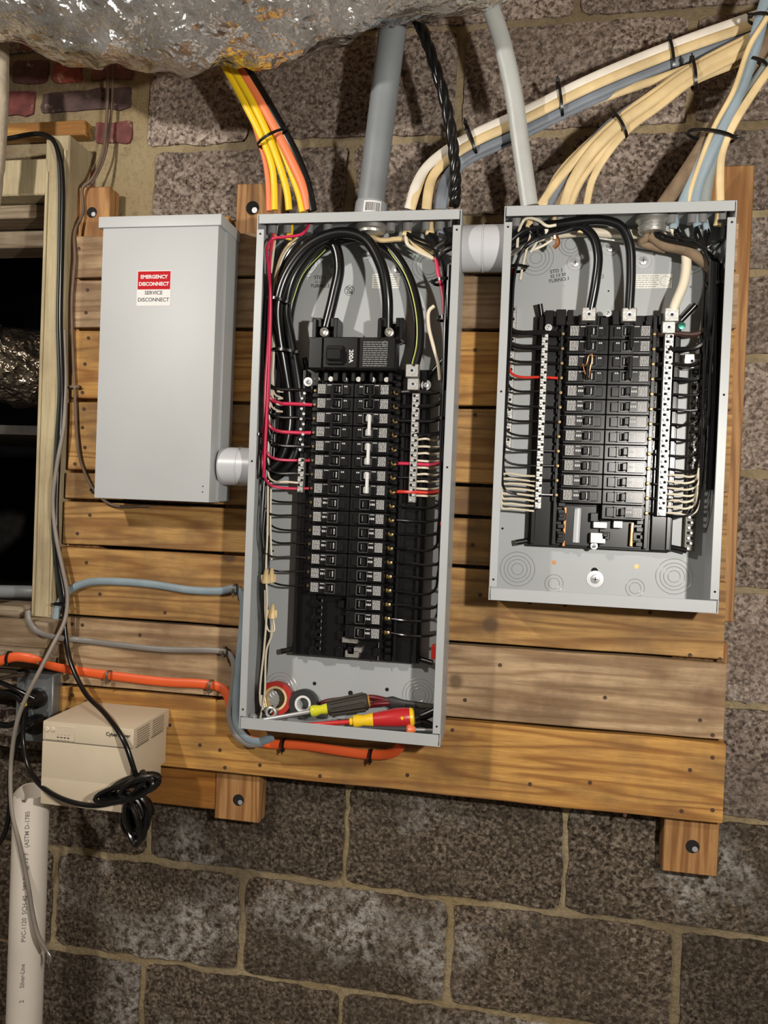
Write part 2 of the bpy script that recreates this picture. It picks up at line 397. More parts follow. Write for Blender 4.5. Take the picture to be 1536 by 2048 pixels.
# bricks of the infill beside the opening (photo pixels on the wall plane)
BR = [(22, 92, 117, 166, (.085, .03, .026)), (104, 161, 119, 164, (.27, .055, .035)), (180, 262, 118, 156, (.19, .07, .05)),
      (-70, 66, 178, 233, (.13, .03, .026)), (79, 262, 171, 221, (.070, .038, .034)), (188, 257, 237, 287, (.15, .045, .04)),
      (150, 181, 336, 384, (.30, .075, .055)), (-20, 75, 50, 100, (.17, .06, .045)), (90, 260, 52, 102, (.12, .04, .035)), (-110, 12, 118, 166, (.12, .04, .035))]
for k, (a, b, t, d, col) in enumerate(BR):
    p = PX(a, d, 0); q = PX(b, t, 0)
    slab_piece('brick', p.x, q.x, p.z, q.z, .003, .03, brick_mat('brick_%d' % k, col), wall, .005, 8, 4)

# window_1: the timber-framed opening to the crawlspace
win = empty('window_1', (-.85, 0, -.94)); win['kind'] = 'structure'
YJ = -.07
bm = bmesh.new(); xj0 = -.836; xj1 = -.785
add_box(bm, xj0, xj1, YJ, .16, -.935, .000, .003)
finish('jamb', bm, W_FRAME, win)
box('casing_bead', xj0+.004, xj0+.010, YJ-.004, YJ, -.93, -.07, W_FRAME, win, .0015)
box('casing_bead', xj1-.010, xj1-.004, YJ-.004, YJ, -.93, -.03, W_FRAME, win, .0015)
h0 = PX(0, 335, -.06); 
box('head_casing', OPX0, -.829, -.072, .02, -.115, -.045, W_FRAME, win, .003)
box('head_stop', OPX0, -.838, -.035, .05, -.145, -.118, W_GREY, win, .003)
box('head_stop', OPX0, -.838, .02, .09, -.185, -.150, W_GREY, win, .003)
p = PX(8, 277, -.02); q = PX(172, 240, -.02)
box('lintel_strip', p.x-.3, q.x, -.022, .004, p.z, q.z, W_ORANGE, win, .002)
# sill of weathered wood, cracked boards below
box('sill', -1.35, -.768, -.115, .12, -.985, -.935, W_GREY, win, .008, 2)
box('sill_nosing', -1.35, -.775, -.128, -.03, -1.012, -.985, W_GREY, win, .006, 2)
box('sill_block', -.905, -.835, -.10, -.02, -.935, -.912, W_GREY, win, .006)
box('apron_board', -1.35, -.785, -.050, -.004, -1.045, -1.015, W_PALE, win, .003)
box('apron_board', -1.35, -.79, -.062, -.004, -1.085, -1.052, W_GREY, win, .003)
# concrete ledge left, below outlet
slab_piece('ledge_stone', -1.3, -.80, -1.20, -1.125, -.05, .0, M_BLOCK, win, .008, 12, 4)

# crawlspace contents
def wrinkle_tube(name, pts, R, mat, amp, nu=120, nv=48, freq=9, facet=False):
    path = spline(pts, max(2, nu//(len(pts)-1))); bm = bmesh.new(); rows = []
    N = len(path)
    for i, p in enumerate(path):
        d = (path[min(i+1, N-1)]-path[max(i-1, 0)]).normalized()
        a = d.cross(Vector((0, 1, 0))).normalized(); b = d.cross(a)
        row = []
        for k in range(nv):
            t = 2*math.pi*k/nv; dirv = a*math.cos(t)+b*math.sin(t)
            q = p+dirv*R
            nz = mnoise.turbulence(Vector((q.x*1.6+q.z*.6, q.y, q.z*.8-q.x*.4))*freq, 4, True)+.5*mnoise.noise(Vector((q.x*freq*2.2+t, t*1.6, 3.1)))
            rr = R+amp*(nz-.95)
            if facet:       # crumpled film: ridges running slantwise round the tube, sharp facets
                sl = q.x*.9+t*R*.55
                rr = R+amp*(.55*mnoise.noise(Vector((sl*9, t*R*5, 1)))+.75*(.35-abs(mnoise.noise(Vector((sl*17, t*R*7, 7)))))+.30*(.3-abs(mnoise.noise(Vector((q.x*38, t*R*30, 4))))))-.022
                row.append(bm.verts.new(p+dirv*rr+d*(random.random()-.5)*.009)); continue
            row.append(bm.verts.new(p+dirv*rr))
        rows.append(row)
    for A, B in zip(rows, rows[1:]):
        for k in range(nv):
            f = bm.faces.new((A[k], A[(k+1) % nv], B[(k+1) % nv], B[k])); f.smooth = not facet
    bm.faces.new(rows[0][::-1]); bm.faces.new(rows[-1])
    if facet: bmesh.ops.triangulate(bm, faces=bm.faces)
    return finish(name, bm, mat)
a = PX(35, 725, .22)
tag(wrinkle_tube('foil_duct', [a+Vector((-.55, .05, .03)), a+Vector((-.2, 0, .01)), a+Vector((.0, .02, -.01)), a+Vector((.35, .25, -.05))], .098, M_FOILD, .016, 60, 40, 14),
    'dusty foil duct inside the dark opening behind the painted jamb', 'duct')
p = PX(0, 850, .10)
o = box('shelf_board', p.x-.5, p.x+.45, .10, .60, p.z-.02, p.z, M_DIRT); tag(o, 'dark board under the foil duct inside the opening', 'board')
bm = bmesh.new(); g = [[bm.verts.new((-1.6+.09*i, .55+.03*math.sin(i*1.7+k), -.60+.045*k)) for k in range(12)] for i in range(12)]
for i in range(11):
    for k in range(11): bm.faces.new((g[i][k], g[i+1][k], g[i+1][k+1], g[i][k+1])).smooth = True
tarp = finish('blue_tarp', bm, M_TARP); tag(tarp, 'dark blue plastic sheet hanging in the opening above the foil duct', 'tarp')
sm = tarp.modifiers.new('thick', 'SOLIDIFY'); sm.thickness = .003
for k, (py, hh) in enumerate(((352, .035), (392, .035), (430, .035))):
    p = PX(0, py, .16); o = box('siding_board', p.x-.4, p.x+.22-.03*k, .16+.03*k, .175+.03*k, p.z-hh, p.z, W_GREY, win, .002)
cond = PX(0, 1183, .02)
o = tube('grey_conduit', [PX(-130, 1180, .03), PX(0, 1183, .03), PX(62, 1184, .03), PX(100, 1186, .05)], .0135, M_PVC, n=16)
tag(o, 'grey conduit crossing the bottom of the dark opening above the sill', 'conduit')
# wrapped pipe at far left
o = wrinkle_tube('wrapped_pipe', [PX(-2, 20, -.16), PX(-1, 150, -.16), PX(-4, 260, -.16), PX(-12, 350, -.16), PX(-24, 440, -.16), PX(-45, 540, -.15), PX(-75, 620, -.13)], .017, plain('pipe_wrap', (.36, .30, .22), .9, var=.2, vscale=40, bump=.6, bscale=120), .002, 40, 20, 30)
tag(o, 'pipe in beige cloth wrap hanging beside the brick infill', 'pipe')

# ------------------------------------------------------------------ timber backboard
YP0, YP1 = -.038, -.060
bb = empty('backboard', (-.16, -.03, -1.2), 'wooden backboard of nailed horizontal planks on upright studs', 'backboard')
ZJ = [-.190, -.275, -.372, -.509, -.647, -.703, -.792, -.929, -1.065, -1.207]
WM = [W_PALE, W_PALE, W_ORANGE, W_TAN, W_TAN, W_TAN, W_TAN, W_PALE, W_ORANGE]
LX = [-.770, -.772, -.770, -.772, -.776, -.778, -.780, -.780, -.781]
RX = [.437, .441, .439, .441, .440, .441, .444, .450, .455]
def plank(z1, z0, x0, x1, mat, yb=YP0, yf=YP1, name='plank'):
    bm = bmesh.new(); n = 24; s = random.uniform(0, 50)
    top = [z1-.0026-.0022*(mnoise.noise(Vector((i*.35+s, 0, 0)))+.3) for i in range(n+1)]
    bot = [z0+.0026+.0022*(mnoise.noise(Vector((i*.35+s, 9, 0)))+.3) for i in range(n+1)]
    xs = [x0+(x1-x0)*i/n for i in range(n+1)]
    b = .0015
    prof = lambda i: [(yb, bot[i]), (yf+b, bot[i]), (yf, bot[i]+b), (yf, top[i]-b), (yf+b, top[i]), (yb, top[i])]
    rows = [[bm.verts.new((xs[i], y, z)) for y, z in prof(i)] for i in range(n+1)]
    for A, B in zip(rows, rows[1:]):
        for k in range(6): bm.faces.new((A[k], B[k], B[(k+1) % 6], A[(k+1) % 6]))
    bm.faces.new(rows[0]); bm.faces.new(rows[-1][::-1])
    bmesh.ops.recalc_face_normals(bm, faces=bm.faces)
    return finish(name, bm, mat, bb)
planks = []
for i in range(9):
    planks.append(plank(ZJ[i], ZJ[i+1], LX[i], RX[i], WM[i]))
def stud(x0, x1, z0, z1, holes=(), y0=-.038, y1=-.001, mat=W_POST):
    s = box('stud', x0, x1, y0, y1, z0, z1, mat, bb, .002)
    for hx, hz, hr in holes:
        bm = bmesh.new(); add_cyl(bm, (hx, y0-.0006, hz), (hx, y0+.006, hz), hr, n=20)
        finish('bolt_hole', bm, M_DARK, s)
        bm = bmesh.new(); add_cyl(bm, (hx+hr*.35, y0-.0012, hz-hr*.35), (hx+hr*.35, y0+.004, hz-hr*.35), hr*.42, n=12)
        finish('bolt', bm, M_ZINC, s)
h = PX(184, 425, -.038); stud(-.798, -.716, -.93, -.089, [(h.x, h.z, .0105)])
h = PX(505, 416, -.038); g = PX(477, 1600, -.038); stud(-.456, -.366, -1.303, -.092, [(h.x, h.z, .013), (g.x, g.z, .011)])
h = PX(1385, 1693, -.038); stud(.366, .457, -1.305, -.90, [(h.x, h.z, .0115)])
stud(.372, .464, -.865, -.088)
p = PX(295, 1603, -.030); q = PX(436, 1541, -.030)
box('backing_board', -.74, q.x, -.034, -.001, p.z, -1.19, W_VARN, bb, .002)
p = PX(380, 440, -.03); box('top_wedge', -.60, -.47, -.036, -.002, -.19, -.152, W_ORANGE, bb, .002)
# nails
bm = bmesh.new(); add_cyl(bm, (0, 0, 0), (0, .0022, 0), .0034, n=10); nail0 = finish('nail', bm, M_NAIL, planks[0])
first = True
NP = [(158, 497), (175, 580), (172, 625), (177, 676), (170, 728), (165, 785), (168, 818), (165, 855), (170, 895), (150, 928), (180, 1030), (155, 1067), (173, 1125), (200, 1188), (145, 1248), (165, 1250), (280, 1270), (145, 1390), (172, 1403), (330, 1225),
      (960, 1190), (1060, 1205), (1130, 1210), (1300, 1225), (1380, 1310), (1440, 1318), (1000, 1330), (1425, 1470), (1400, 1440), (930, 1400), (1210, 1395), (1380, 1540), (1425, 1515), (1363, 1622), (1425, 1620), (1180, 1565), (1060, 1568), (815, 1550), (440, 1500), (450, 1535), (520, 1530), (640, 1552), (905, 1460), (1250, 1630), (340, 1450), (400, 1490), (950, 700), (950, 830), (945, 1090)]
for a, b in NP:
    p = PX(a, b, YP1)
    pk = next((pl for pl, (zt, zb) in zip(planks, zip(ZJ, ZJ[1:])) if zb < p.z <= zt), None)
    if pk is None: continue
    c = Vector((p.x, YP1, p.z))
    if first:
        nail0.parent = pk; nail0.location = c-WL[pk]; WL[nail0] = c; first = False
    else: inst(nail0, 'nail', c, pk)

# ------------------------------------------------------------------ enclosures
YB, YF = -.0605, -.160
def disc(name, x, y, z, r, mat, parent, th=.0008, n=20):
    bm = bmesh.new(); add_cyl(bm, (x, y, z), (x, y-th, z), r, n=n); return finish(name, bm, mat, parent)
def knockout(x, z, radii, parent, y=YB-.0016):
    bm = bmesh.new()
    for r in radii: add_tube(bm, ring_pts((x, y, z), r, n=28), .0007, n=5, cap=False)
    return finish('knockout', bm, M_LINE, parent)
def screw_washer(x, z, r, parent, y=YB-.0016):
    bm = bmesh.new(); add_lathe(bm, (x, y, z), (x, y-.01, z), [(0, r), (.0015, r), (.0016, r*.55), (.004, r*.5), (.005, r*.2)], 20)
    s = finish('mounting_screw', bm, M_ZINC, parent)
    bm = bmesh.new(); add_box(bm, x-r*.3, x+r*.3, y-.0058, y-.0045, z-r*.07, z+r*.07); add_box(bm, x-r*.07, x+r*.07, y-.0058, y-.0045, z-r*.3, z+r*.3)
    finish('drive_slot', bm, M_PRINTG, s)
def enclosure(name, label, x0, x1, zt, zb, holes):
    e = empty(name, ((x0+x1)/2, YB, zb), label, 'electrical panel')
    t = .0016
    bk = box('back_plate', x0, x1, YB-t, YB, zb, zt, M_GREY, e)
    box('side_wall', x0, x0+t, YF, YB-t, zb, zt, M_GREY, e)
    box('side_wall', x1-t, x1, YF, YB-t, zb, zt, M_GREY, e)
    box('top_wall', x0+t, x1-t, YF, YB-t, zt-t, zt, M_GREY, e)
    box('bottom_wall', x0+t, x1-t, YF, YB-t, zb, zb+t, M_GREY, e)
    box('flange', x0+.003, x1-.003, YF-t, YF, zt-.0165, zt, M_GREY, e, .0006)
    box('flange', x0+.003, x1-.003, YF-t, YF, zb, zb+.020, M_GREY, e, .0006)
    for xa, xb in ((x0, x0+.0135), (x1-.0135, x1)):
        fl = box('flange', xa, xb, YF-t*.9, YF+.0002, zb+.0215, zt-.026, M_GREY, e, .0006)
        for zz in (zt-.034, (zt+zb)/2+.02, zb+.034):
            disc('screw_hole', (xa+xb)/2, YF-t, zz, .0018, M_DARK, fl, .0003, 10)
    return e, bk
LX0, LX1, LZT, LZB = -.369, -.018, -.197, -1.086
RX0, RX1, RZT, RZB = .0515, .408, -.194, -.8365
LP, LPB = enclosure('breaker_panel', 'tall grey breaker panel with its cover off, tools lying in the bottom', LX0, LX1, LZT, LZB, [])
RP, RPB = enclosure('breaker_panel', 'shorter grey breaker panel with its cover off, thick white wire inside', RX0, RX1, RZT, RZB, [])

# --- chassis
def chassis(e, x0, x1, zt, zb, lp):
    base = empty_part = None
    bm = bmesh.new(); y1 = YB-.0018
    add_box(bm, x0, x1, y1-.016, y1, zb, zt, .0015)
    wdt = x1-x0
    for fx in (.02, .17, .80, .95):
        add_box(bm, x0+wdt*fx, x0+wdt*(fx+.03), y1-.028, y1-.015, zb+.004, zt-.004, .001)
    # ribs on the outer rails, feet at the corners
    n = int((zt-zb)/.0125)
    for k in range(n):
        z = zb+.008+k*(zt-zb-.016)/n
        add_box(bm, x0+wdt*.205, x0+wdt*.255, y1-.034, y1-.015, z, z+.0075, .0008)
        add_box(bm, x0+wdt*.745, x0+wdt*.79, y1-.034, y1-.015, z, z+.0075, .0008)
    b = finish('chassis', bm, M_BLK, e)
    for fx, fz, dx, dz in ((x0, zb+.008, -.020, -.004), (x1, zb+.008, .024, -.004), (x0+.01, zt-.01, -.006, .030), (x1-.005, zt-.012, .026, .030)):
        bm = bmesh.new(); add_tube(bm, [Vector((fx, y1-.010, fz)), Vector((fx+dx, y1-.016, fz+dz))], .005, n=10)
        finish('foot', bm, M_BLK, b)
    return b
LCH = chassis(LP, -.303, -.068, -.447, -.968, True)
RCH = chassis(RP, .1115, .350, -.352, -.7485, False)
y1 = YB-.0018

# --- breakers
PITCH_L = (.9265-.4765)/18
PITCH_R = (.697-.374)/13
def breaker_meshes(poles, wdt, pitch, tie_mat, kind):
    """terminal edge on the -x side; returned as raw bmeshes centred on the breaker"""
    H = poles*pitch-.0007; d = {}
    bm = bmesh.new()
    yb = y1-.016
    for k in range(poles):
        za = -H/2+k*pitch; zb_ = za+pitch-.0012
        add_box(bm, -wdt/2, wdt/2, yb-.030, yb, za, zb_, .0008)
        add_box(bm, -wdt*.46, -wdt*.05, yb-.036, yb-.029, za+.003, zb_-.0025, .0008)
        add_box(bm, wdt*.16, wdt*.40, yb-.0345, yb-.029, za+.004, zb_-.004, .0008)
    d['body'] = bm
    bm = bmesh.new()
    for k in range(poles):
        za = -H/2+k*pitch; zc = za+pitch/2
        fx0, fx1, fz0, fz1 = -wdt*.06, wdt*.22, zc-pitch*.36, zc+pitch*.36
        for q in ((fx0, fx1, fz0, fz0+.0009), (fx0, fx1, fz1-.0009, fz1), (fx1-.0009, fx1, fz0, fz1), (fx0, fx0+.0009, fz0, fz1)):
            add_box(bm, q[0], q[1], yb-.0378, yb-.030, q[2], q[3])
    d['bezel'] = bm
    bm = bmesh.new()
    for k in range(poles):
        zc = -H/2+k*pitch+pitch/2
        add_box(bm, -wdt*.02, wdt*.09, yb-.047, yb-.030, zc-pitch*.25, zc+pitch*.25, .0012)
    if poles == 2:
        add_box(bm, -wdt*.035, wdt*.045, yb-.051, yb-.044, -pitch*.72, pitch*.72, .0012)
    d['switch'] = bm
    bm = bmesh.new(); rs = random.Random(poles*7+int(wdt*1e4))
    for k in range(poles):
        zc = -H/2+k*pitch+pitch/2
        for r in range(7):
            z = zc-pitch*.30+r*pitch*.095; x = -wdt*.44
            while x < -wdt*.235:
                l = rs.uniform(.0015, .005)
                add_box(bm, x, min(x+l, -wdt*.23), yb-.0364, yb-.0358, z, z+pitch*.055); x += l+.0007
        if kind == 's':
            x = -wdt*.19
            for r in range(3): add_box(bm, x+r*.0032, x+r*.0032+.0024, yb-.0364, yb-.0358, zc-.0016, zc+.0020)
        for r in range(4):
            add_box(bm, -wdt*.19+r*.002, -wdt*.19+r*.002+.0014, yb-.0364, yb-.0358, zc+pitch*.26, zc+pitch*.33)
        if poles == 2:
            for r in range(2): add_box(bm, wdt*.26+r*.0032, wdt*.26+r*.0032+.0022, yb-.0349, yb-.0343, zc+pitch*.16, zc+pitch*.26)
        add_box(bm, wdt*.115, wdt*.145, yb-.0340, yb-.031, zc-pitch*.2, zc+pitch*.2)
    d['print'] = bm
    return d
def set_mesh(bm, mats):
    me = bpy.data.meshes.new('m'); bm.to_mesh(me); bm.free()
    for m in mats: me.materials.append(m)
    return me
def build_breakers(e, x0, x1, mirror, ztop, plan, pitch, tag_):
    wdt = x1-x0; lib = {}
    for poles in (1, 2):
        for tie in ('k', 'w'):
            if poles == 1 and tie == 'w': continue
            d = breaker_meshes(poles, wdt-.0006, pitch, None, 'd' if poles == 2 else 's')
            if mirror:
                for b in d.values():
                    bmesh.ops.scale(b, vec=(-1, 1, 1), verts=b.verts); bmesh.ops.reverse_faces(b, faces=b.faces)
            lib[poles, tie] = {'body': set_mesh(d['body'], [M_BLKR]), 'bezel': set_mesh(d['bezel'], [M_EDGE]),
                               'switch': set_mesh(d['switch'], [M_STW if tie == 'w' else M_BLKG]), 'print': set_mesh(d['print'], [M_PRINTW])}
    z = ztop; ends = []
    for poles, tie in plan:
        zc = z-poles*pitch/2; me = lib[poles, tie]
        c = Vector(((x0+x1)/2, 0, zc))
        b = link(bpy.data.objects.new('circuit_breaker', me['body']), c, e)
        link(bpy.data.objects.new('bezel', me['bezel']), c, b)
        link(bpy.data.objects.new('switch_handle', me['switch']), c, b)
        link(bpy.data.objects.new('rating_print', me['print']), c, b)
        sgn = 1 if mirror else -1
        xe = x1 if mirror else x0
        for k in range(poles):
            zz = z-(k+.5)*pitch
            ends.append(Vector((xe, y1-.032, zz)))
            bm = bmesh.new(); add_lathe(bm, (xe+sgn*.006, y1-.024, zz), (xe+sgn*.006, y1-.05, zz), [(0, .0055), (.008, .0055), (.009, .004), (.0091, .0015)], 12)
            if e is not LP or not mirror: bmesh.ops.scale(bm, vec=(.6, 1, .6), verts=bm.verts, space=Matrix.Translation((-(xe+sgn*.006), 0, -zz)))
            sc = finish('terminal_screw', bm, M_BRASS if (e is LP and mirror) else M_DULL, b)
            bm = bmesh.new(); add_box(bm, xe+sgn*.006-.007, xe+sgn*.006+.007, y1-.026, y1-.002, zz-pitch*.43, zz+pitch*.43, .001)
            finish('terminal_housing', bm, M_BLK, b)
        z -= poles*pitch
    return ends
LL = build_breakers(LP, -.2665, -.1990, False, -.4765, [(2, 'k')]*4+[(1, 'k')]*7, PITCH_L, 'l')
LR = build_breakers(LP, -.1985, -.1320, True, -.4765, [(2, 'k')]+[(2, 'w')]*3+[(1, 'k')]*10, PITCH_L, 'r')
RL = build_breakers(RP, .1625, .2300, False, -.374, [(2, 'k')]*2+[(1, 'k')]*8, PITCH_R, 'l')
RR = build_breakers(RP, .2305, .2985, True, -.374, [(2, 'k')]*2+[(1, 'k')]*9, PITCH_R, 'r')

# --- main breaker of the tall panel
a = PX(615, 675, -.125); b = PX(783, 738, -.125)
mx0, mx1, mz1, mz0 = -.2790, -.1250, -.3985, -.4555
bm = bmesh.new()
add_box(bm, mx0, mx1, y1-.058, y1-.016, mz0, mz1, .002)
add_box(bm, mx0, mx0+.024, y1-.062, y1-.05, mz0+.002, mz1-.001, .001)
add_box(bm, mx0+.026, mx0+.088, y1-.064, y1-.05, mz0+.002, mz1-.001, .0015)
add_box(bm, mx0+.090, mx1-.001, y1-.061, y1-.05, mz0+.002, mz1-.001, .001)
mb = finish('main_breaker', bm, M_BLKR, LP)
bm = bmesh.new(); add_box(bm, mx0+.035, mx0+.062, y1-.078, y1-.060, mz0+.014, mz0+.034, .002); add_box(bm, mx0+.034, mx0+.063, y1-.070, y1-.060, mz0+.008, mz0+.040, .001)
finish('switch_handle', bm, M_BLKG, mb)
text('rating_print', '200A', .0105, (mx0+.0765, y1-.0643, (mz0+mz1)/2-.006), M_STW, mb, .0002, M3=Matrix.Rotation(math.pi/2, 4, 'X') @ Matrix.Rotation(-math.pi/2, 4, 'Z'))
bm = bmesh.new(); rs = random.Random(3)
for r in range(12):
    x = mx0+.097
    while x < mx1-.016:
        l = rs.uniform(.003, .009); add_box(bm, x, min(x+l, mx1-.014), y1-.0614, y1-.0608, mz0+.006+r*.0037, mz0+.0078+r*.0037); x += l+.001
for q in (0, 1): add_tube(bm, ring_pts((mx1-.019, y1-.0612, mz1-.012), .0045-q*.001, n=16), .0004, n=4)
finish('rating_label', bm, M_PRINTG, mb)
for cx in (-.2515, -.1355):
    bm = bmesh.new()
    for s in (-1, 1): add_box(bm, cx+s*.019-.0035, cx+s*.019+.0035, y1-.062, y1-.02, mz1-.004, mz1+.031, .001)
    add_box(bm, cx-.022, cx+.022, y1-.030, y1-.016, mz1-.004, mz1+.030, .001); add_box(bm, cx-.022, cx-.008, y1-.056, y1-.02, mz1+.018, mz1+.034, .001); add_box(bm, cx+.008, cx+.022, y1-.056, y1-.02, mz1+.018, mz1+.034, .001)
    lg = finish('lug_housing', bm, M_BLK, mb)
    bm = bmesh.new(); add_lathe(bm, (cx-.004, y1-.036, mz1+.010), (cx-.004, y1-.07, mz1+.010), [(0, .008), (.016, .008), (.017, .0055), (.0175, .005), (.013, .0035)], 16)
    finish('lug_screw', bm, M_AL, lg)
bm = bmesh.new(); random.seed(11)
for k in range(9):
    x = mx0+.008+k*.0165; add_box(bm, x, x+random.uniform(.005, .010), y1-.045, y1-.014, mz0-.018, mz0-.001, .001)
finish('busbar_stabs', bm, [M_BLK], LP)
bm = bmesh.new()
for k in range(6):
    x = mx0+.012+k*.025; add_cyl(bm, (x, y1-.030, mz0-.014), (x, y1-.044, mz0-.014), .0045, n=10)
finish('bus_screws', bm, M_AL, LP)

# --- neutral / ground bars
def term_bar(parent, x, z1, z0, y, wdt, mat, pitch=.0085, name='neutral_bar'):
    bm = bmesh.new(); add_box(bm, x-wdt/2, x+wdt/2, y, y+.012, z0, z1, .0008)
    bar = finish(name, bm, mat, parent)
    n = int((z1-z0)/pitch); bm = bmesh.new()
    add_lathe(bm, (0, 0, 0), (0, -.01, 0), [(0, .0030), (.002, .0030), (.0026, .0018), (.0018, .0012)], 8)
    me = set_mesh(bm, [M_ZINC]); me.name = 'bar_screw'
    bm = bmesh.new(); add_cyl(bm, (0, 0, 0), (0, .0004, 0), .0026, n=10); hole = set_mesh(bm, [M_DARK])
    for k in range(n):
        z = z0+(k+.5)*(z1-z0)/n
        link(bpy.data.objects.new('bar_screw', me), (x+(.0022 if k % 2 else -.0022), y-.0002, z), bar)
        if k: link(bpy.data.objects.new('wire_hole', hole), (x+(-.0026 if k % 2 else .0026), y-.0003, z), bar)
    return bar
yb_ = y1-.040
a = PX(825, 790, yb_); b = PX(822, 990, yb_); term_bar(LP, -.0895, -.492, -.682, yb_, .0135, M_AL)
a = PX(612, 920, yb_); term_bar(LP, -.2915, -.610, -.672, yb_, .011, M_AL)
term_bar(LP, -.2935, -.49, -.60, yb_+.006, .009, M_BLK)
term_bar(RP, .1265, -.388, -.684, yb_, .011, M_AL)
term_bar(RP, .3270, -.388, -.688, yb_, .0145, M_AL)
a = PX(1020, 600, -.075); b = PX(1016, 895, -.075)
term_bar(RP, .0690, -.335, -.588, y1-.012, .016, M_AL, name='ground_bar')
a = PX(1397, 720, -.075); b = PX(1392, 1085, -.075)
term_bar(RP, .3785, -.432, -.745, y1-.014, .017, plain('dull_bar', (.10, .095, .08), .5, .6), name='ground_bar')
def lug(parent, x, z, y, s, mat=M_AL):
    bm = bmesh.new(); add_box(bm, x-s, x+s, y, y+s*1.6, z-s, z+s, s*.12)
    l = finish('lug', bm, mat, parent)
    bm = bmesh.new(); add_lathe(bm, (x, y+.0005, z), (x, y-.01, z), [(0, s*.62), (.0012, s*.58), (.0013, s*.35), (.0008, s*.1)], 16)
    finish('lug_screw', bm, M_ZINC, l)
    disc('hex_socket', x, y-.0012, z, s*.2, M_DARK, l, .0004, 6)
p = PX(824, 741, -.112); lug(LP, p.x, p.z, -.112, .0115)
p = PX(826, 768, -.106); lug(LP, p.x, p.z, -.106, .0105)
p = PX(852, 770, -.09); screw_washer(p.x, p.z, .009, LP, -.088)
p = PX(615, 763, -.11); screw_washer(p.x, p.z, .008, LP, -.105)
p = PX(1178, 628, -.112); lug(RP, p.x, p.z, -.112, .0115)
p = PX(1259, 629, -.112); lug(RP, p.x, p.z, -.112, .0115)
p = PX(1344, 629, -.112); lug(RP, p.x, p.z, -.112, .0115)
p = PX(1338, 654, -.105); lug(RP, p.x, p.z, -.105, .0105)
p = PX(1384, 722, -.085); lug(RP, p.x, p.z, -.085, .0125)
p = PX(1363, 652, -.09); bm = bmesh.new(); add_lathe(bm, p, p+Vector((0, -.01, 0)), [(0, .0065), (.003, .006), (.0035, .002)], 14); finish('bonding_screw', bm, plain('green_screw', (.05, .22, .16), .3, .8), RP)
for q in ((1216, 626), (1097, 655)):
    p = PX(*q, -.10); screw_washer(p.x, p.z, .006, RP, -.098)
# RP head of the chassis
bm = bmesh.new(); rs = random.Random(5)
for k in range(11):
    x = .125+k*.0185; add_box(bm, x, x+rs.uniform(.010, .017), y1-rs.uniform(.020, .036), y1-.014, -.372, -.350+rs.uniform(-.006, .006), .001)
finish('chassis_head', bm, M_BLK, RP)
# empty bus slots below the breakers
def empty_slots(e, x0, x1, z1, z0, metal_x):
    bm = bmesh.new(); add_box(bm, x0, x1, y1-.022, y1-.014, z0, z1, .001)
    n = max(1, int((z1-z0)/.026))
    for k in range(n):
        z = z1-(k+.5)*(z1-z0)/n
        add_box(bm, x0+.003, x0+.016, y1-.036, y1-.014, z-.009, z+.004, .001)
        add_box(bm, x0+.004, x0+.012, y1-.040, y1-.014, z-.004, z+.002, .001)
        add_box(bm, x1-.016, x1-.003, y1-.034, y1-.014, z-.009, z+.006, .001)
    return finish('slot_rail', bm, M_BLK, e)
empty_slots(LP, -.268, -.200, -.852, -.965, None)
empty_slots(LP, -.198, -.132, -.928, -.966, None)
empty_slots(RP, .158, .230, -.676, -.745, None)
empty_slots(RP, .231, .300, -.700, -.745, None)
def strip(e, a, b, wd, mat, y, name='busbar'):
    p = PX(a[0], a[1], y); q = PX(b[0], b[1], y)
    bm = bmesh.new(); add_tube(bm, [p, q], wd, flat=(wd, .002), n=6); return finish(name, bm, mat, e)
strip(LP, (645, 1192), (640, 1308), .0010, M_AL, y1-.030)
strip(LP, (758, 1285), (756, 1320), .0009, M_AL, y1-.030)
strip(RP, (1131, 1015), (1127, 1092), .0028, M_COP, y1-.030)
strip(RP, (1265, 1046), (1262, 1092), .0032, M_COP, y1-.030)
strip(RP, (1156, 1016), (1152, 1085), .0055, M_PVCL, y1-.024, 'insulator')
bm = bmesh.new()
for q in ((684, 1276, 716, 1285), (690, 1302, 718, 1314), (700, 1296, 724, 1304)):
    p = PX(q[0], q[3], y1-.034); r = PX(q[2], q[1], y1-.034); add_box(bm, p.x, r.x, y1-.036, y1-.016, p.z, r.z, .001)
finish('busbar', bm, M_AL, LP)
bm = bmesh.new()
for q in ((1186, 1044, 1215, 1056), (1180, 1066, 1212, 1086), (1226, 1042, 1246, 1056)):
    p = PX(q[0], q[3], y1-.034); r = PX(q[2], q[1], y1-.034); add_box(bm, p.x, r.x, y1-.036, y1-.016, p.z, r.z, .001)
finish('busbar', bm, M_AL, RP)
p = PX(1188, 1092, y1-.03); screw_washer(p.x, p.z, .006, RP, y1-.03)
p = PX(1342, 1000, y1-.02); q = PX(1300, 1100, y1-.02)
box('clear_barrier', p.x-.030, p.x+.003, y1-.024, y1-.017, q.z-.0, PX(1342, 900, y1-.02).z, M_BLKG, RP, .001)

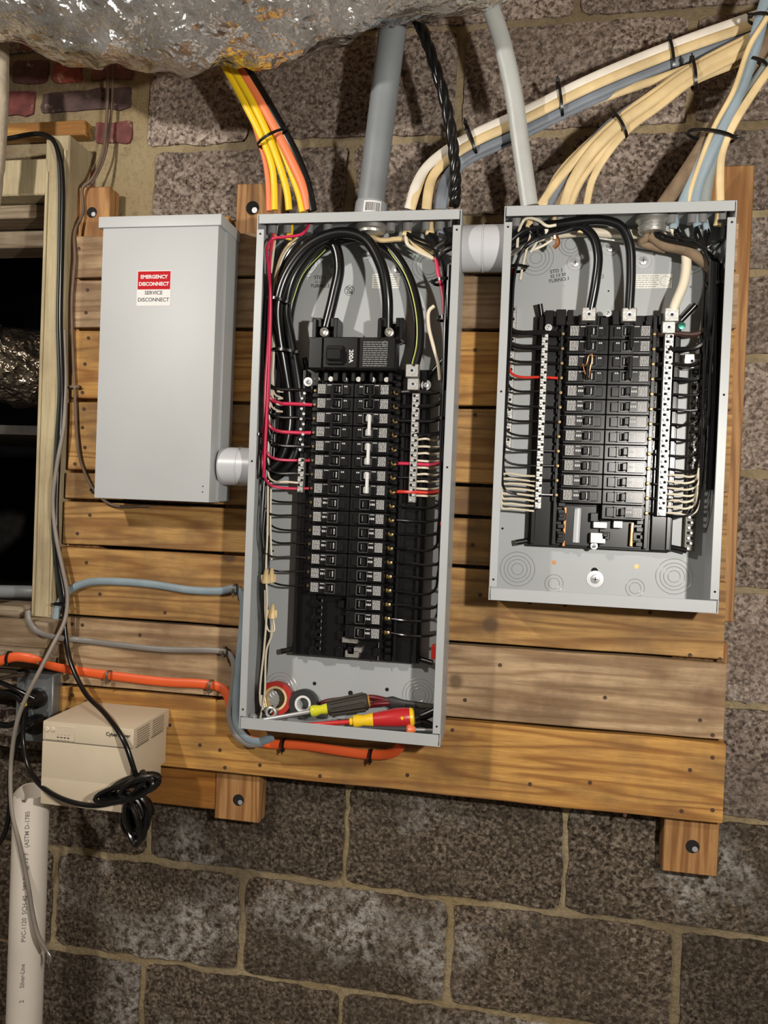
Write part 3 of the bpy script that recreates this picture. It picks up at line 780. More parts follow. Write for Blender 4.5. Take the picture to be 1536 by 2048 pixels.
# --- knockouts, screws, stamps and labels on the back plates
def kp(e, px, py, radii): 
    p = PX(px, py, YB-.0016); knockout(p.x, p.z, radii, e)
KB = [.010, .017, .023, .030]; KS = [.0095, .0155]; KM = [.010, .016, .021]
kp(LP, 562, 1378, [.012, .018, .024, .031]); kp(LP, 838, 1390, [.012, .018, .024, .030])
kp(LP, 858, 530, KB[1:]); kp(LP, 618, 530, KB[:3]); kp(LP, 808, 500, KB[:3]); kp(LP, 675, 530, [.012])
kp(RP, 1035, 1138, KB); kp(RP, 1108, 1167, KS); kp(RP, 1270, 1176, KS); kp(RP, 1348, 1153, KB)
kp(RP, 1072, 516, KB); kp(RP, 1142, 488, KM); kp(RP, 1382, 520, KB[:3])
for e, px, py, r in ((LP, 733, 505, .012), (LP, 668, 535, .011), (LP, 795, 540, .011), (RP, 1150, 526, .0135), (RP, 1220, 496, .0135), (RP, 1286, 522, .0135), (RP, 1190, 1158, .0145)):
    p = PX(px, py, YB-.0016); screw_washer(p.x, p.z, r, e)
for e, px, py, r in ((LP, 629, 1367, .0035), (LP, 774, 1379, .0035), (LP, 701, 1386, .0045), (RP, 1108, 1125, .0038), (RP, 1273, 1133, .0038), (RP, 1189, 1142, .006), (RP, 1005, 1057, .002), (RP, 1012, 921, .002), (LP, 546, 1102, .002), (RP, 1217, 582, .0015), (RP, 1352, 776, .0025)):
    p = PX(px, py, YB-.0016); disc('plate_hole', p.x, YB-.0016, p.z, r, M_DARK if r != .0038 else M_COP, e, .0003, 14)
def stamp(e, px, py, s, size, rot=0, mat=M_PRINT, bold=.0001):
    p = PX(px, py, YB-.0018); text('stamp_print', s, size, (p.x, YB-.0018, p.z), mat, e, bold, rotz=rot)
stamp(LP, 640, 555, 'STD 1', .0085); stamp(LP, 640, 564, '38 11 30', .0055, 0, M_PRINTG); stamp(LP, 640, 572, 'TURNO.2', .0085)
stamp(LP, 699, 577, 'QC', .008, 0, M_PRINT, .0002); stamp(LP, 699, 585, '108', .008, 0, M_PRINT, .0002)
p = PX(699, 581, YB-.0018); bm = bmesh.new(); add_tube(bm, ring_pts((p.x, YB-.0018, p.z), .009, n=24), .0004, n=4); finish('stamp_print', bm, M_PRINT, LP)
stamp(RP, 1113, 542, 'STD 1', .0085, .16); stamp(RP, 1116, 551, '32 13 30', .0075, .16); stamp(RP, 1118, 560, 'TURNO.1', .0085, .16)
stamp(RP, 1203, 553, '25', .0095, 0, M_PRINTG)
def paper(e, px0, py0, px1, py1, lines, circ):
    p = PX(px0, py1, YB-.0018); q = PX(px1, py0, YB-.0018)
    l = box('warning_label', p.x, q.x, YB-.0022, YB-.0017, p.z, q.z, M_PAPER, e)
    bm = bmesh.new(); rs = random.Random(9); hgt = q.z-p.z; x1 = q.x-(.022 if circ else .002)
    for r in range(lines):
        z = q.z-(r+.8)*hgt/(lines+.6); x = p.x+.003
        while x < x1-.004:
            l_ = rs.uniform(.003, .010); add_box(bm, x, min(x+l_, x1), YB-.00235, YB-.0021, z-.0005, z+.0005); x += l_+.0012
    if circ:
        add_tube(bm, ring_pts((q.x-.011, YB-.0022, (p.z+q.z)/2), .0085, n=20), .00035, n=4)
        add_tube(bm, [Vector((q.x-.006, YB-.0023, (p.z+q.z)/2)), Vector((q.x-.001, YB-.0023, (p.z+q.z)/2+.005))], .0007, n=4)
    finish('label_print', bm, M_PRINTG, l)
paper(LP, 744, 547, 800, 577, 6, False)
paper(RP, 1254, 548, 1345, 577, 6, True)

# --- cable connectors through the top walls
def connector(e, px, py, zt, Y=-.118, r=.0105):
    p = PX(px, py, Y)
    bm = bmesh.new(); add_lathe(bm, (p.x, Y, zt-.020), (p.x, Y, 1), [(0, r*.8), (.018, r*.8), (.0195, r*1.0), (.020, r*1.05), (.0325, r*1.0), (.0335, r*.85), (.034, r*.5)], 18)
    finish('cable_connector', bm, M_CONN, e); return p.x
for px in (546, 576, 618, 656, 782, 815, 853, 880, 905): connector(LP, px, 425, LZT)
for px in (1034, 1075, 1119, 1163, 1304, 1344, 1385, 1405, 1445): connector(RP, px, 408, RZT)
p = PX(742, 452, -.118)
bm = bmesh.new(); add_lathe(bm, (p.x, -.118, LZT-.024), (p.x, -.118, 1), [(0, .024), (.004, .025), (.006, .0285), (.013, .0285), (.0135, .024), (.022, .024)], 24); finish('locknut', bm, M_AL, LP)
p = PX(1304, 450, -.118)
bm = bmesh.new(); add_lathe(bm, (p.x, -.118, RZT-.034), (p.x, -.118, 1), [(0, .020), (.004, .022), (.006, .020), (.010, .0225), (.013, .020), (.017, .0225), (.020, .026), (.026, .026), (.028, .02), (.032, .02)], 24); finish('locknut', bm, M_AL, RP)

# --- feeders of the tall panel
def feeder(e, pts, r, mat=M_WBLK, n=12, name='feeder_wire'):
    return tube(name, pxs(pts), r, mat, e, n=n, sub=8)
feeder(LP, [(500, 945, -.100), (530, 943, -.094), (560, 918, -.088), (577, 862, -.088), (578, 800, -.090), (568, 730, -.098), (558, 670, -.110), (555, 610, -.122), (575, 545, -.126), (620, 490, -.128), (680, 466, -.130), (730, 478, -.130), (762, 530, -.126), (774, 590, -.118), (775, 655, -.105)], .0098)
feeder(LP, [(500, 956, -.092), (545, 955, -.087), (583, 922, -.084), (600, 862, -.084), (599, 795, -.086), (589, 722, -.092), (577, 660, -.098), (571, 620, -.102), (585, 555, -.105), (620, 505, -.108), (650, 482, -.110), (668, 490, -.110), (678, 535, -.108), (668, 590, -.106), (652, 655, -.104)], .0098)
feeder(LP, [(500, 928, -.078), (530, 925, -.076), (556, 895, -.075), (566, 850, -.075), (570, 770, -.076), (574, 690, -.080), (582, 610, -.085), (605, 545, -.088), (650, 495, -.090), (720, 476, -.092), (775, 495, -.094), (815, 550, -.096), (836, 625, -.098), (838, 690, -.100), (828, 735, -.104)], .0088)
tube('stripe', pxs([(583, 608, -.0942), (606, 548, -.0972), (651, 499, -.099)]), .0012, M_TAPEG, LP, n=5)
tube('stripe', pxs([(776, 499, -.1040), (812, 552, -.1062), (832, 626, -.108), (833, 690, -.1095), (824, 728, -.1125)]), .0012, M_TAPEG, LP, n=5)
feeder(LP, [(735, 470, -.11), (760, 480, -.108), (800, 478, -.105), (830, 482, -.10), (868, 505, -.095)], .0045, M_WCREAM, 8, 'branch_wire')
# --- feeders of the short panel
feeder(RP, [(1010, 500, -.100), (1050, 478, -.105), (1110, 462, -.112), (1160, 455, -.118), (1185, 472, -.120), (1196, 510, -.118), (1192, 560, -.114), (1180, 625, -.104)], .0078, M_WBLK)
feeder(RP, [(1010, 490, -.110), (1050, 460, -.115), (1120, 448, -.122), (1200, 440, -.126), (1240, 452, -.126), (1258, 485, -.122), (1262, 540, -.114), (1258, 625, -.104)], .0078, M_WBLK)
feeder(RP, [(1010, 510, -.080), (1060, 480, -.082), (1150, 465, -.084), (1250, 468, -.086), (1330, 472, -.092), (1365, 488, -.100), (1373, 520, -.104), (1368, 565, -.106), (1350, 610, -.106), (1344, 632, -.104)], .0078, M_WWHT)
feeder(RP, [(1300, 470, -.112), (1330, 490, -.112), (1370, 500, -.112), (1400, 518, -.108), (1425, 545, -.100), (1420, 620, -.09), (1412, 720, -.085)], .0088, M_BROWNJ, 10, 'branch_wire')
feeder(RP, [(1296, 462, -.112), (1290, 478, -.112), (1280, 485, -.108), (1300, 492, -.105), (1330, 500, -.1)], .006, M_BROWNJ, 10, 'branch_wire')
tube('ground_wire', pxs([(1190, 475, -.09), (1240, 482, -.09), (1290, 488, -.09), (1340, 480, -.09), (1400, 490, -.09), (1412, 540, -.085), (1408, 620, -.08), (1392, 700, -.08)]), .0022, M_AL, RP)

# --- branch wires
random.seed(21)
def branch(e, side, xl, ztop, end, r, mat, yl=None, xstart=None, sag=.0, z_in=None, name='branch_wire', lead=.022):
    """vertical run beside the side wall, then a bend to the terminal"""
    s = 1 if side == 'l' else -1
    yl = yl if yl is not None else random.uniform(-.135, -.085)
    z = end.z
    pts = []
    if xstart is not None: pts += [Vector((xstart, -.118, ztop+.03)), Vector((xstart, -.118, ztop+.006))]
    if ztop-z > .05:
        pts += [Vector((xl+random.uniform(-.002, .002), yl+random.uniform(-.004, .004), ztop-.02))]
        zz = ztop-.02
        while zz-z > .14:
            zz -= .1; pts.append(Vector((xl+random.uniform(-.0025, .0025), yl+random.uniform(-.005, .005), zz)))
    pts += [Vector((xl, yl, z+lead+.012)), Vector((xl+s*.004, yl*.6+end.y*.4, z+lead*.35)), Vector((xl+s*.018, (yl+end.y)/2, z+sag)),
            Vector(((xl+end.x*2)/3, end.y+.004*random.uniform(-1, 1)-.004, z+sag*.5+random.uniform(-.0015, .0015))), Vector((end.x, end.y+.004, z))]
    return tube(name, pts, r, mat, e, n=7, sub=4)
lcols = [M_WBLK, M_WRED, M_WBLK, M_WRED, M_WBLK, M_WRED, M_WBLK, M_WRED]
for k, p in enumerate(LL):
    th = .0033 if k in (0, 1, 3) else .0025 if k < 8 else .0018
    branch(LP, 'l', -.3545+random.uniform(-.004, .006) if k != 7 else -.350, p.z+.075 if k in (1, 3, 5) else -.27, Vector((p.x-.012, p.y, p.z)), th, lcols[k] if k < 8 else M_WBLK, -.140 if k == 7 else -.128 if k < 8 else None)
for k, p in enumerate(LR):
    mat = {5: M_WRED, 7: M_WRED2}.get(k, M_WBLK)
    branch(LP, 'r', -.034+random.uniform(-.005, .005), -.26, Vector((p.x+.012, p.y, p.z)), .0036 if k < 4 else .0030 if k in (5, 7) else .0022, mat, sag=.002*random.uniform(-1, 1))
for k in range(9):        # white wires to the right neutral bar
    z = -.572-k*.0122
    branch(LP, 'r', -.036+random.uniform(-.004, .003), -.30, Vector((-.083, yb_, z)), .0020, M_WWHT, random.uniform(-.09, -.07), lead=.012)
for k in range(5):        # white wires behind the left feeders
    z = -.493-k*.0118 if k < 4 else -.655
    branch(LP, 'l', -.350+random.uniform(-.003, .003), -.30, Vector((-.330 if k < 4 else -.296, yb_-.004, z)), .0019, M_WWHT, -.105, lead=.02)
o = tube('wire_sleeve', [Vector((-.030, -.113, -.7165)), Vector((-.040, -.113, -.7165))], .0034, M_WRED2, LP)
# pink wires at the top left, cream stubs
tube('branch_wire', pxs([(620, 430, -.120), (618, 448, -.125), (604, 468, -.135), (570, 474, -.140), (545, 478, -.142), (534, 495, -.142), (536, 530, -.142), (541, 590, -.142), (540, 680, -.142), (535, 800, -.142), (530, 900, -.142), (527, 955, -.140)]), .0026, M_WRED, LP)
tube('branch_wire', pxs([(548, 440, -.118), (546, 470, -.120), (540, 520, -.122), (542, 600, -.122), (538, 700, -.122)]), .0022, M_WRED, LP)
for pts, mat, r in (([(545, 440), (547, 470), (540, 500)], M_ORG, .0045), ([(580, 440), (580, 462), (577, 480)], M_YEL, .0060), ([(555, 440), (552, 465), (545, 520), (538, 600)], M_WWHT, .0024),
                    ([(600, 480), (575, 500), (560, 530), (550, 600)], M_WWHT, .0026), ([(595, 474), (570, 498), (553, 540), (545, 620)], M_WCREAM, .0022),
                    ([(816, 436), (814, 458), (812, 472)], M_WCREAM, .0080), ([(858, 436), (858, 456), (860, 468)], M_WCREAM, .0078), ([(880, 438), (882, 462), (886, 480)], M_BLUE2, .0075),
                    ([(576, 478), (560, 500), (545, 560), (537, 700), (532, 900)], M_WBLK, .0028), ([(612, 470), (580, 500), (556, 560), (546, 640)], M_WBLK, .0028)):
    tube('cable_stub' if len(pts) == 3 else 'branch_wire', pxs(pts, -.118 if len(pts) == 3 else -.108), r, mat, LP, flat=(r, r*.6) if len(pts) == 3 else None)
for k in range(8):
    sx = (815, 860, 880, 905)[k % 4]; e_ = k
    tube('branch_wire', pxs([(sx-2, 465+k, -.120), (sx+14, 474+2*k, -.126), (866+k*2, 492+k*3, -.130), (884+k*1.6, 530+3*k, -.125+.004*k), (889+k, 600, -.128+.005*k), (889+k*.6, 680, -.12+.004*k), (884+k*.5, 760, -.12+.004*k), (880+k*.4, 880, -.115+.003*k)]), .0025, M_WBLK if k % 4 != 2 else plain('dark_wire', (.03, .026, .024), .35), LP)
tube('branch_wire', pxs([(812, 470, -.118), (815, 488, -.12), (835, 502, -.118), (866, 517, -.116)]), .0033, M_WWHT, LP)
tube('branch_wire', pxs([(818, 468, -.116), (825, 486, -.118), (850, 505, -.116), (872, 520, -.114)]), .0028, M_WCREAM, LP)
tube('branch_wire', pxs([(872, 515, -.116), (876, 545, -.118), (884, 580, -.118), (890, 640, -.116), (890, 700, -.11)]), .0036, M_WRED, LP)
tube('branch_wire', pxs([(868, 612, -.108), (858, 622, -.11), (857, 650, -.11), (866, 690, -.11), (876, 725, -.11), (880, 760, -.105)]), .0032, M_WWHT, LP)
# lower-left run to the bottom, wire nuts
for k in range(5):
    x = 524+k*3
    tube('branch_wire', pxs([(x+4, 980, -.11+.006*k), (x, 1060, -.11+.006*k), (x+1, 1140, -.105), (x-4, 1180, -.105), (x+2, 1250, -.10), (x-2, 1330, -.10), (x-6, 1400, -.10), (x+8, 1440, -.10)]), .0020, M_WBLK, LP)
tube('branch_wire', pxs([(536, 960, -.112), (535, 1060, -.110), (532, 1140, -.110), (534, 1200, -.11), (532, 1250, -.11), (528, 1300, -.11), (520, 1400, -.105), (530, 1435, -.1)]), .0019, M_WWHT, LP)
tube('branch_wire', pxs([(542, 965, -.102), (541, 1050, -.10), (543, 1120, -.10)]), .0019, M_WWHT, LP)
tube('branch_wire', pxs([(546, 1235, -.108), (548, 1262, -.108), (538, 1262, -.108), (532, 1245, -.108), (530, 1180, -.108)]), .0017, M_WWHT, LP)
tube('branch_wire', pxs([(545, 1232, -.106), (543, 1270, -.106), (533, 1300, -.106), (529, 1390, -.106), (520, 1440, -.106)]), .0019, M_WWHT, LP)
def wire_nut(px, py, Y, up=1, mat=M_WCREAM):
    p = PX(px, py, Y); d = Vector((0, 0, up))
    bm = bmesh.new(); add_lathe(bm, p-d*.013, p+d, [(0, .0075), (.004, .0078), (.010, .0058), (.024, .0035), (.026, .002)], 10)
    for s in (-1, 1): add_box(bm, p.x+s*.0065-.0025, p.x+s*.0065+.0025, Y-.0015, Y+.0015, p.z-up*.012 if up > 0 else p.z-.002, p.z+.002 if up > 0 else p.z+.012, .0005)
    finish('wire_nut', bm, mat, LP)
wire_nut(532, 1152, -.112, 1); wire_nut(543, 1150, -.104, 1); wire_nut(545, 1222, -.108, 1)
# panel ties
def tie_ring(name, px, py, Y, rx, ry, parent=None, ang=0.0, head=(1, 0), mat=None):
    """strap around a bundle: ellipse in the plane across the bundle"""
    c = PX(px, py, Y); u = Vector((math.cos(ang), 0, math.sin(ang))); v = Vector((0, 1, 0))
    pts = [c+u*rx*math.cos(t)+v*ry*math.sin(t) for t in [2*math.pi*i/28 for i in range(29)]]
    bm = bmesh.new(); ax = u.cross(v)
    prev = None
    for i, p in enumerate(pts):
        d = (p-c).normalized(); q = [bm.verts.new(p+ax*s*.0024+d*t) for s, t in ((-1, 0), (1, 0), (1, .0013), (-1, .0013))]
        if prev:
            for k in range(4): bm.faces.new((prev[k], prev[(k+1) % 4], q[(k+1) % 4], q[k]))
        prev = q
    h = c+u*rx*head[0]*.98+v*(-.4*ry)
    add_box(bm, h.x-.0035, h.x+.0035, h.y-.004, h.y+.003, h.z-.003, h.z+.003, .0008)
    t0 = h+Vector((0, -.002, 0)); add_tube(bm, [t0, t0+u*.006*head[0]+Vector((0, -.003, 0))], .0014, n=6)
    bmesh.ops.recalc_face_normals(bm, faces=bm.faces)
    return finish(name, bm, mat or M_BLKC, parent)
tie_ring('wire_tie', 557, 602, -.118, .020, .022, LP, -.2)
tie_ring('wire_tie', 572, 703, -.112, .024, .020, LP, -.1)
tie_ring('wire_tie', 886, 563, -.122, .0165, .018, LP, .15, (-1, 0))
tie_ring('wire_tie', 889, 637, -.118, .012, .016, LP, .1)
tie_ring('wire_tie', 886, 838, -.112, .012, .016, LP, .0)
tie_ring('wire_tie', 521, 870, -.112, .012, .022, LP, .0)

# short panel branch wires
rc = {3: M_WRED2}
for k, p in enumerate(RL):
    th = .0050 if k < 2 else .0024 if k < 4 else .0020
    branch(RP, 'l', .0640+random.uniform(-.004, .004), -.26, Vector((p.x-.012, p.y, p.z)), th, rc.get(k, M_WBLK), random.uniform(-.135, -.10))
for k, p in enumerate(RR):
    th = .0044 if k < 2 else .0036 if k < 4 else .0021
    branch(RP, 'r', .386+random.uniform(-.008, .006), -.26, Vector((p.x+.012, p.y, p.z)), th, plain('brown_insulation', (.045, .022, .015), .4) if k == 0 else M_WBLK, random.uniform(-.135, -.09), sag=-.002)
for k in range(8):
    z = -.625-k*.0085
    branch(RP, 'l', .062+random.uniform(-.003, .003), z+.03, Vector((.120, yb_+.002, z-.004)), .0019, M_WWHT, -.115, lead=.008, sag=.003)
for k in range(7):
    z = -.620-k*.0105
    branch(RP, 'r', .384+random.uniform(-.004, .004), z+.03, Vector((.336, yb_+.002, z)), .0019, M_WWHT, -.105, lead=.012, sag=-.002)
for k in range(10):
    sx = (1304, 1344, 1385, 1405, 1445)[k % 5]
    tube('branch_wire', pxs([(sx+8, 452, -.118), (sx+18-k*1.5, 468+k, -.124), (1400+k*3, 490+k*2, -.128), (1420+k*2.4, 535, -.126+.005*k), (1424+k*2, 600, -.126+.005*k), (1424+k*2, 720, -.12+.004*k), (1420+k*2, 850, -.12+.004*k), (1414+k*2, 980, -.115+.003*k)]), .0026, M_WBLK, RP)
for k in range(8):
    tube('branch_wire', pxs([(1170-k*16, 444+k*2, -.118), (1130-k*9, 462+k*2, -.122), (1075-k*4, 476+k*3, -.124), (1045-k*1.5, 500+k*3, -.124+.004*k), (1030-k*.8, 545, -.122+.004*k), (1024-k*.5, 620, -.12+.004*k), (1020, 700, -.115+.003*k)]), .0026, M_WBLK, RP)
tube('branch_wire', pxs([(1034, 495, -.11), (1038, 460, -.12), (1052, 437, -.13), (1075, 440, -.132), (1095, 452, -.13), (1112, 450, -.128)]), .0026, M_WWHT, RP)
for pts, mat, r in (([(1062, 430), (1060, 447), (1057, 456)], M_WCREAM, .0066), ([(1115, 428), (1112, 445), (1110, 454)], M_WCREAM, .0085), ([(1122, 428), (1124, 442), (1122, 452)], M_WCREAM, .0035), ([(1171, 426), (1166, 445), (1161, 466)], M_WCREAM, .0052),
                    ([(1093, 450), (1092, 462), (1090, 470)], M_WWHT, .0045), ([(1347, 430), (1349, 445), (1346, 458)], M_BLUE, .0072), ([(1389, 424), (1392, 440), (1396, 452)], M_BLUE, .0068), ([(1410, 440), (1413, 455), (1415, 466)], M_BLUE, .0050), ([(1440, 420), (1438, 438), (1435, 452)], M_WCREAM, .0066)):
    tube('cable_stub', pxs(pts, -.120), r, mat, RP, flat=(r, r*.6))
for pts, r in (([(1342, 458), (1350, 470), (1368, 478), (1385, 490)], .0034), ([(1392, 455), (1400, 470), (1412, 490), (1420, 530)], .0022), ([(1066, 455), (1058, 480), (1048, 520), (1040, 560)], .0022), ([(1080, 470), (1070, 490), (1060, 505)], .0022), ([(1104, 480), (1085, 492), (1066, 500)], .002),
               ([(1412, 540, -.08), (1413, 620, -.08), (1410, 720, -.08), (1400, 900, -.078), (1398, 960, -.078)], .0022), ([(1418, 620, -.09), (1414, 720, -.09), (1410, 820, -.088), (1406, 930, -.088)], .0026)):
    tube('branch_wire', pxs(pts, -.116), r, M_WWHT, RP)
tube('branch_wire', pxs([(1112, 478, -.12), (1110, 470, -.12), (1116, 486, -.118), (1108, 496, -.116)]), .004, M_COP, RP)
tie_ring('wire_tie', 1034, 537, -.118, .014, .018, RP, .0)
tie_ring('wire_tie', 1436, 571, -.112, .017, .02, RP, .0, (-1, 0))
# loop of copper wire joining the second double breaker
tube('handle_tie_wire', pxs([(1160, 732, -.122), (1172, 730, -.128), (1178, 712, -.130), (1184, 708, -.130), (1184, 722, -.130), (1180, 740, -.130), (1178, 755, -.128), (1170, 745, -.126), (1166, 728, -.124)]), .0010, M_COP, RP)
# red plug on the tall panel's right wall
p = PX(867, 1303, -.10); box('red_clip', p.x-.003, LX1-.002, -.11, -.09, p.z-.012, p.z+.012, M_WRED2, LP, .001)

# ------------------------------------------------------------------ service disconnect box
DX0, DX1, DZT, DZB = -.662, -.443, -.192, -.696; DYF = -.150
db = empty('service_disconnect', ((DX0+DX1)/2, YB, DZB), 'closed light grey service disconnect box with a red and white sticker', 'disconnect box')
bm = bmesh.new(); add_box(bm, DX0+.004, DX1+.004, -.118, YB, DZB+.002, DZT-.012, .0015)
finish('back_box', bm, M_GREY, db)
bm = bmesh.new(); add_box(bm, DX0, DX1, DYF, -.100, DZB, DZT-.012, .0012, 2)
finish('cover', bm, M_GREYD, db)
box('top_cap', DX0-.007, DX1+.006, DYF-.004, YB, DZT-.0195, DZT, M_GREYD, db, .0012, 2)
for dz in (.028, .018): disc('rivet_hole', DX1-.012+.0, DYF, DZB+dz, .001, M_DARK, db)
p = PX(273, 612, DYF); q = PX(343, 541, DYF)
box('sticker', p.x, q.x, DYF-.0006, DYF-.0001, p.z, q.z, M_STW, db)
zm = (p.z+q.z)/2-.002
box('sticker_band', p.x+.0012, q.x-.0012, DYF-.0008, DYF-.0006, zm, q.z-.0012, M_STR, db)
cx = (p.x+q.x)/2; hz = q.z-zm
text('sticker_text', 'EMERGENCY', .0090, (cx, DYF-.00095, zm+hz*.66), M_STW, db, .00030)
text('sticker_text', 'DISCONNECT', .0090, (cx, DYF-.00095, zm+hz*.28), M_STW, db, .00030)
text('sticker_text', 'SERVICE', .0094, (cx, DYF-.00075, p.z+hz*.69), M_PRINT, db, .00012)
text('sticker_text', 'DISCONNECT', .0094, (cx, DYF-.00075, p.z+hz*.32), M_PRINT, db, .00012)

# ------------------------------------------------------------------ conduits
def conduit(name, a, b, r, mat, label, hub=True):
    e = empty(name, a, label, 'conduit')
    bm = bmesh.new(); add_cyl(bm, a, b, r, n=40); finish('pipe', bm, mat, e)
    mid = (Vector(a)+Vector(b))/2
    d = (Vector(b)-Vector(a)).normalized()
    bm = bmesh.new(); add_lathe(bm, mid-d*.0012, mid+d, [(0, r+.0001), (.0003, r+.0012), (.0021, r+.0012), (.0024, r+.0001)], 40, cap=False)
    finish('joint_ring', bm, mat, e)
    return e
p = PX(965, 497, -.108); conduit('conduit_nipple', (LX1+.0005, -.108, p.z), (RX0-.0005, -.108, p.z), .0385, M_PVCL, 'fat light grey pipe nipple joining the two open breaker panels')
p = PX(475, 933, -.100); conduit('conduit_nipple', (DX1+.0045, -.100, p.z), (LX0-.0005, -.100, p.z), .0345, M_PVCL, 'fat light grey pipe nipple joining the closed box to the tall panel')
a = PX(740, 415, -.118); a.z = LZT+.0005; b_ = PX(790, 20, -.135)
ce = empty('conduit', a, 'upright grey conduit rising from the tall panel with a barcode sticker', 'conduit')
bm = bmesh.new(); add_cyl(bm, a+Vector((0, 0, .02)), b_+(b_-a)*.25, .0235, n=40); finish('pipe', bm, M_PVC, ce)
bm = bmesh.new(); d = (b_-a).normalized(); add_lathe(bm, a, a+d, [(0, .0275), (.002, .028), (.026, .0275), (.030, .0262), (.0302, .0236)], 40); finish('coupling', bm, M_PVCL if False else plain('coupling_grey', (.27, .285, .30), .45), ce)
# barcode sticker wrapped on the coupling
bm = bmesh.new(); bm2 = bmesh.new(); n = 14
def wrap(bm, t0, t1, z0, z1, r):
    vs = []
    for i in range(n+1):
        t = t0+(t1-t0)*i/n
        base = a+d*0
        off = Vector((math.sin(t)*r, -math.cos(t)*r, 0))
        vs.append((bm.verts.new(base+d*z0+off), bm.verts.new(base+d*z1+off)))
    for i in range(n): bm.faces.new((vs[i][0], vs[i+1][0], vs[i+1][1], vs[i][1]))
wrap(bm, -.25, .85, .004, .024, .0283); st = finish('barcode_sticker', bm, M_STW, ce)
t = -.12
while t < .72:
    wd = random.choice((.02, .035, .05)); wrap(bm2, t, t+wd, .007, .021, .0285); t += wd+random.choice((.025, .04))
finish('barcode_bars', bm2, M_PRINT, st)

# ------------------------------------------------------------------ big foil duct along the top
rD = .140; yD = -.285
low = [(-260, 60), (-120, 72), (0, 92), (120, 120), (300, 137), (470, 134), (620, 102), (760, 66), (900, 34), (1010, -8), (1120, -60)]
pts = [PX(x, y, yD)+Vector((0, 0, rD)) for x, y in low]
tag(wrinkle_tube('foil_duct', pts, rD, M_FOIL, .030, 110, 56, 5.5, True), 'large crumpled silver foil duct sagging across the top above the panels', 'duct')

# ------------------------------------------------------------------ cables
def cable(name, lst, mat, label, r=.006, flat=None, Y=None, group=None, n=10, cat='cable', sub=8):
    o = tube(name, pxs(lst, Y), r, mat, None, flat, n, sub)
    return tag(o, label, cat, group)
FL = (.0062, .0036)
ZC = -.118
cable('yellow_cable', [(390, 20, -.15), (447, 128, -.145), (492, 212, -.135), (522, 272, -.128), (542, 325, -.124), (548, 370, -.120), (549, 420, -.118)], M_YEL, 'yellow sheathed cable on the outer side of the tied bundle above the tall panel', flat=FL)
cable('yellow_cable', [(404, 20, -.15), (461, 128, -.147), (506, 207, -.137), (538, 275, -.131), (562, 340, -.126), (574, 385, -.121), (578, 420, -.118)], M_YEL, 'yellow sheathed cable in the middle of the tied bundle above the tall panel', flat=FL)
cable('yellow_cable', [(415, 20, -.14), (470, 128, -.132), (514, 203, -.126), (550, 275, -.122), (580, 340, -.119), (598, 390, -.118), (605, 424, -.118)], M_YEL, 'yellow sheathed cable partly hidden behind the orange one of the tied bundle', flat=FL)
cable('orange_cable', [(400, 20, -.13), (455, 128, -.125), (495, 208, -.120), (516, 272, -.118), (530, 320, -.118), (536, 365, -.118), (538, 422, -.118)], M_ORG, 'thin orange cable peeking out beside the yellow cables above the tall panel', flat=(.0050, .003))
cable('orange_cable', [(420, 20, -.14), (476, 128, -.138), (522, 205, -.134), (552, 260, -.130), (582, 320, -.128), (606, 375, -.122), (616, 420, -.118)], M_ORG, 'wide orange cable between yellow and black cables above the tall panel', flat=(.0078, .0042))
cable('black_cable', [(435, 20, -.14), (489, 128, -.136), (527, 192, -.132), (560, 250, -.128), (592, 312, -.122), (614, 370, -.119), (625, 422, -.118)], M_BLKC, 'black flat cable along the edge of the yellow and orange bundle', flat=(.0085, .0045))
o = tie_ring('cable_tie', 545, 276, -.129, .029, .014, None, .45); tag(o, 'black cable tie around the yellow and orange cables', 'cable tie')
# black twisted service cable
def twisted(name, lst, R, r, mat, turns, label, parent=None, strands=3):
    path = spline(pxs(lst), 14); bm = bmesh.new(); N = len(path)
    for s in range(strands):
        P = []; u = Vector((0, 1, 0))
        for i, p in enumerate(path):
            d = (path[min(i+1, N-1)]-path[max(i-1, 0)]).normalized(); a_ = (u-d*u.dot(d)).normalized(); b2 = d.cross(a_)
            t = 2*math.pi*(s/strands+turns*i/N); P.append(p+a_*R*math.cos(t)+b2*R*math.sin(t))
        add_tube(bm, P, r, n=10)
    return tag(finish(name, bm, mat), label, 'cable')
twisted('black_cable', [(815, 10, -.13), (840, 50, -.13), (868, 125, -.130), (893, 215, -.132), (907, 300, -.130), (911, 370, -.124), (909, 412, -.118)], .0042, .0060, M_BLKC, 4.5, 'thick black twisted cable dropping from the foil duct into the tall panel')
cable('service_cable', [(962, -40, -.16), (978, 5, -.155), (1003, 80, -.150), (1026, 180, -.142), (1040, 280, -.132), (1050, 350, -.124), (1059, 412, -.118)], M_SEU, 'thick pale grey cable dropping from the duct into the shorter panel', flat=(.0145, .0095), n=14)
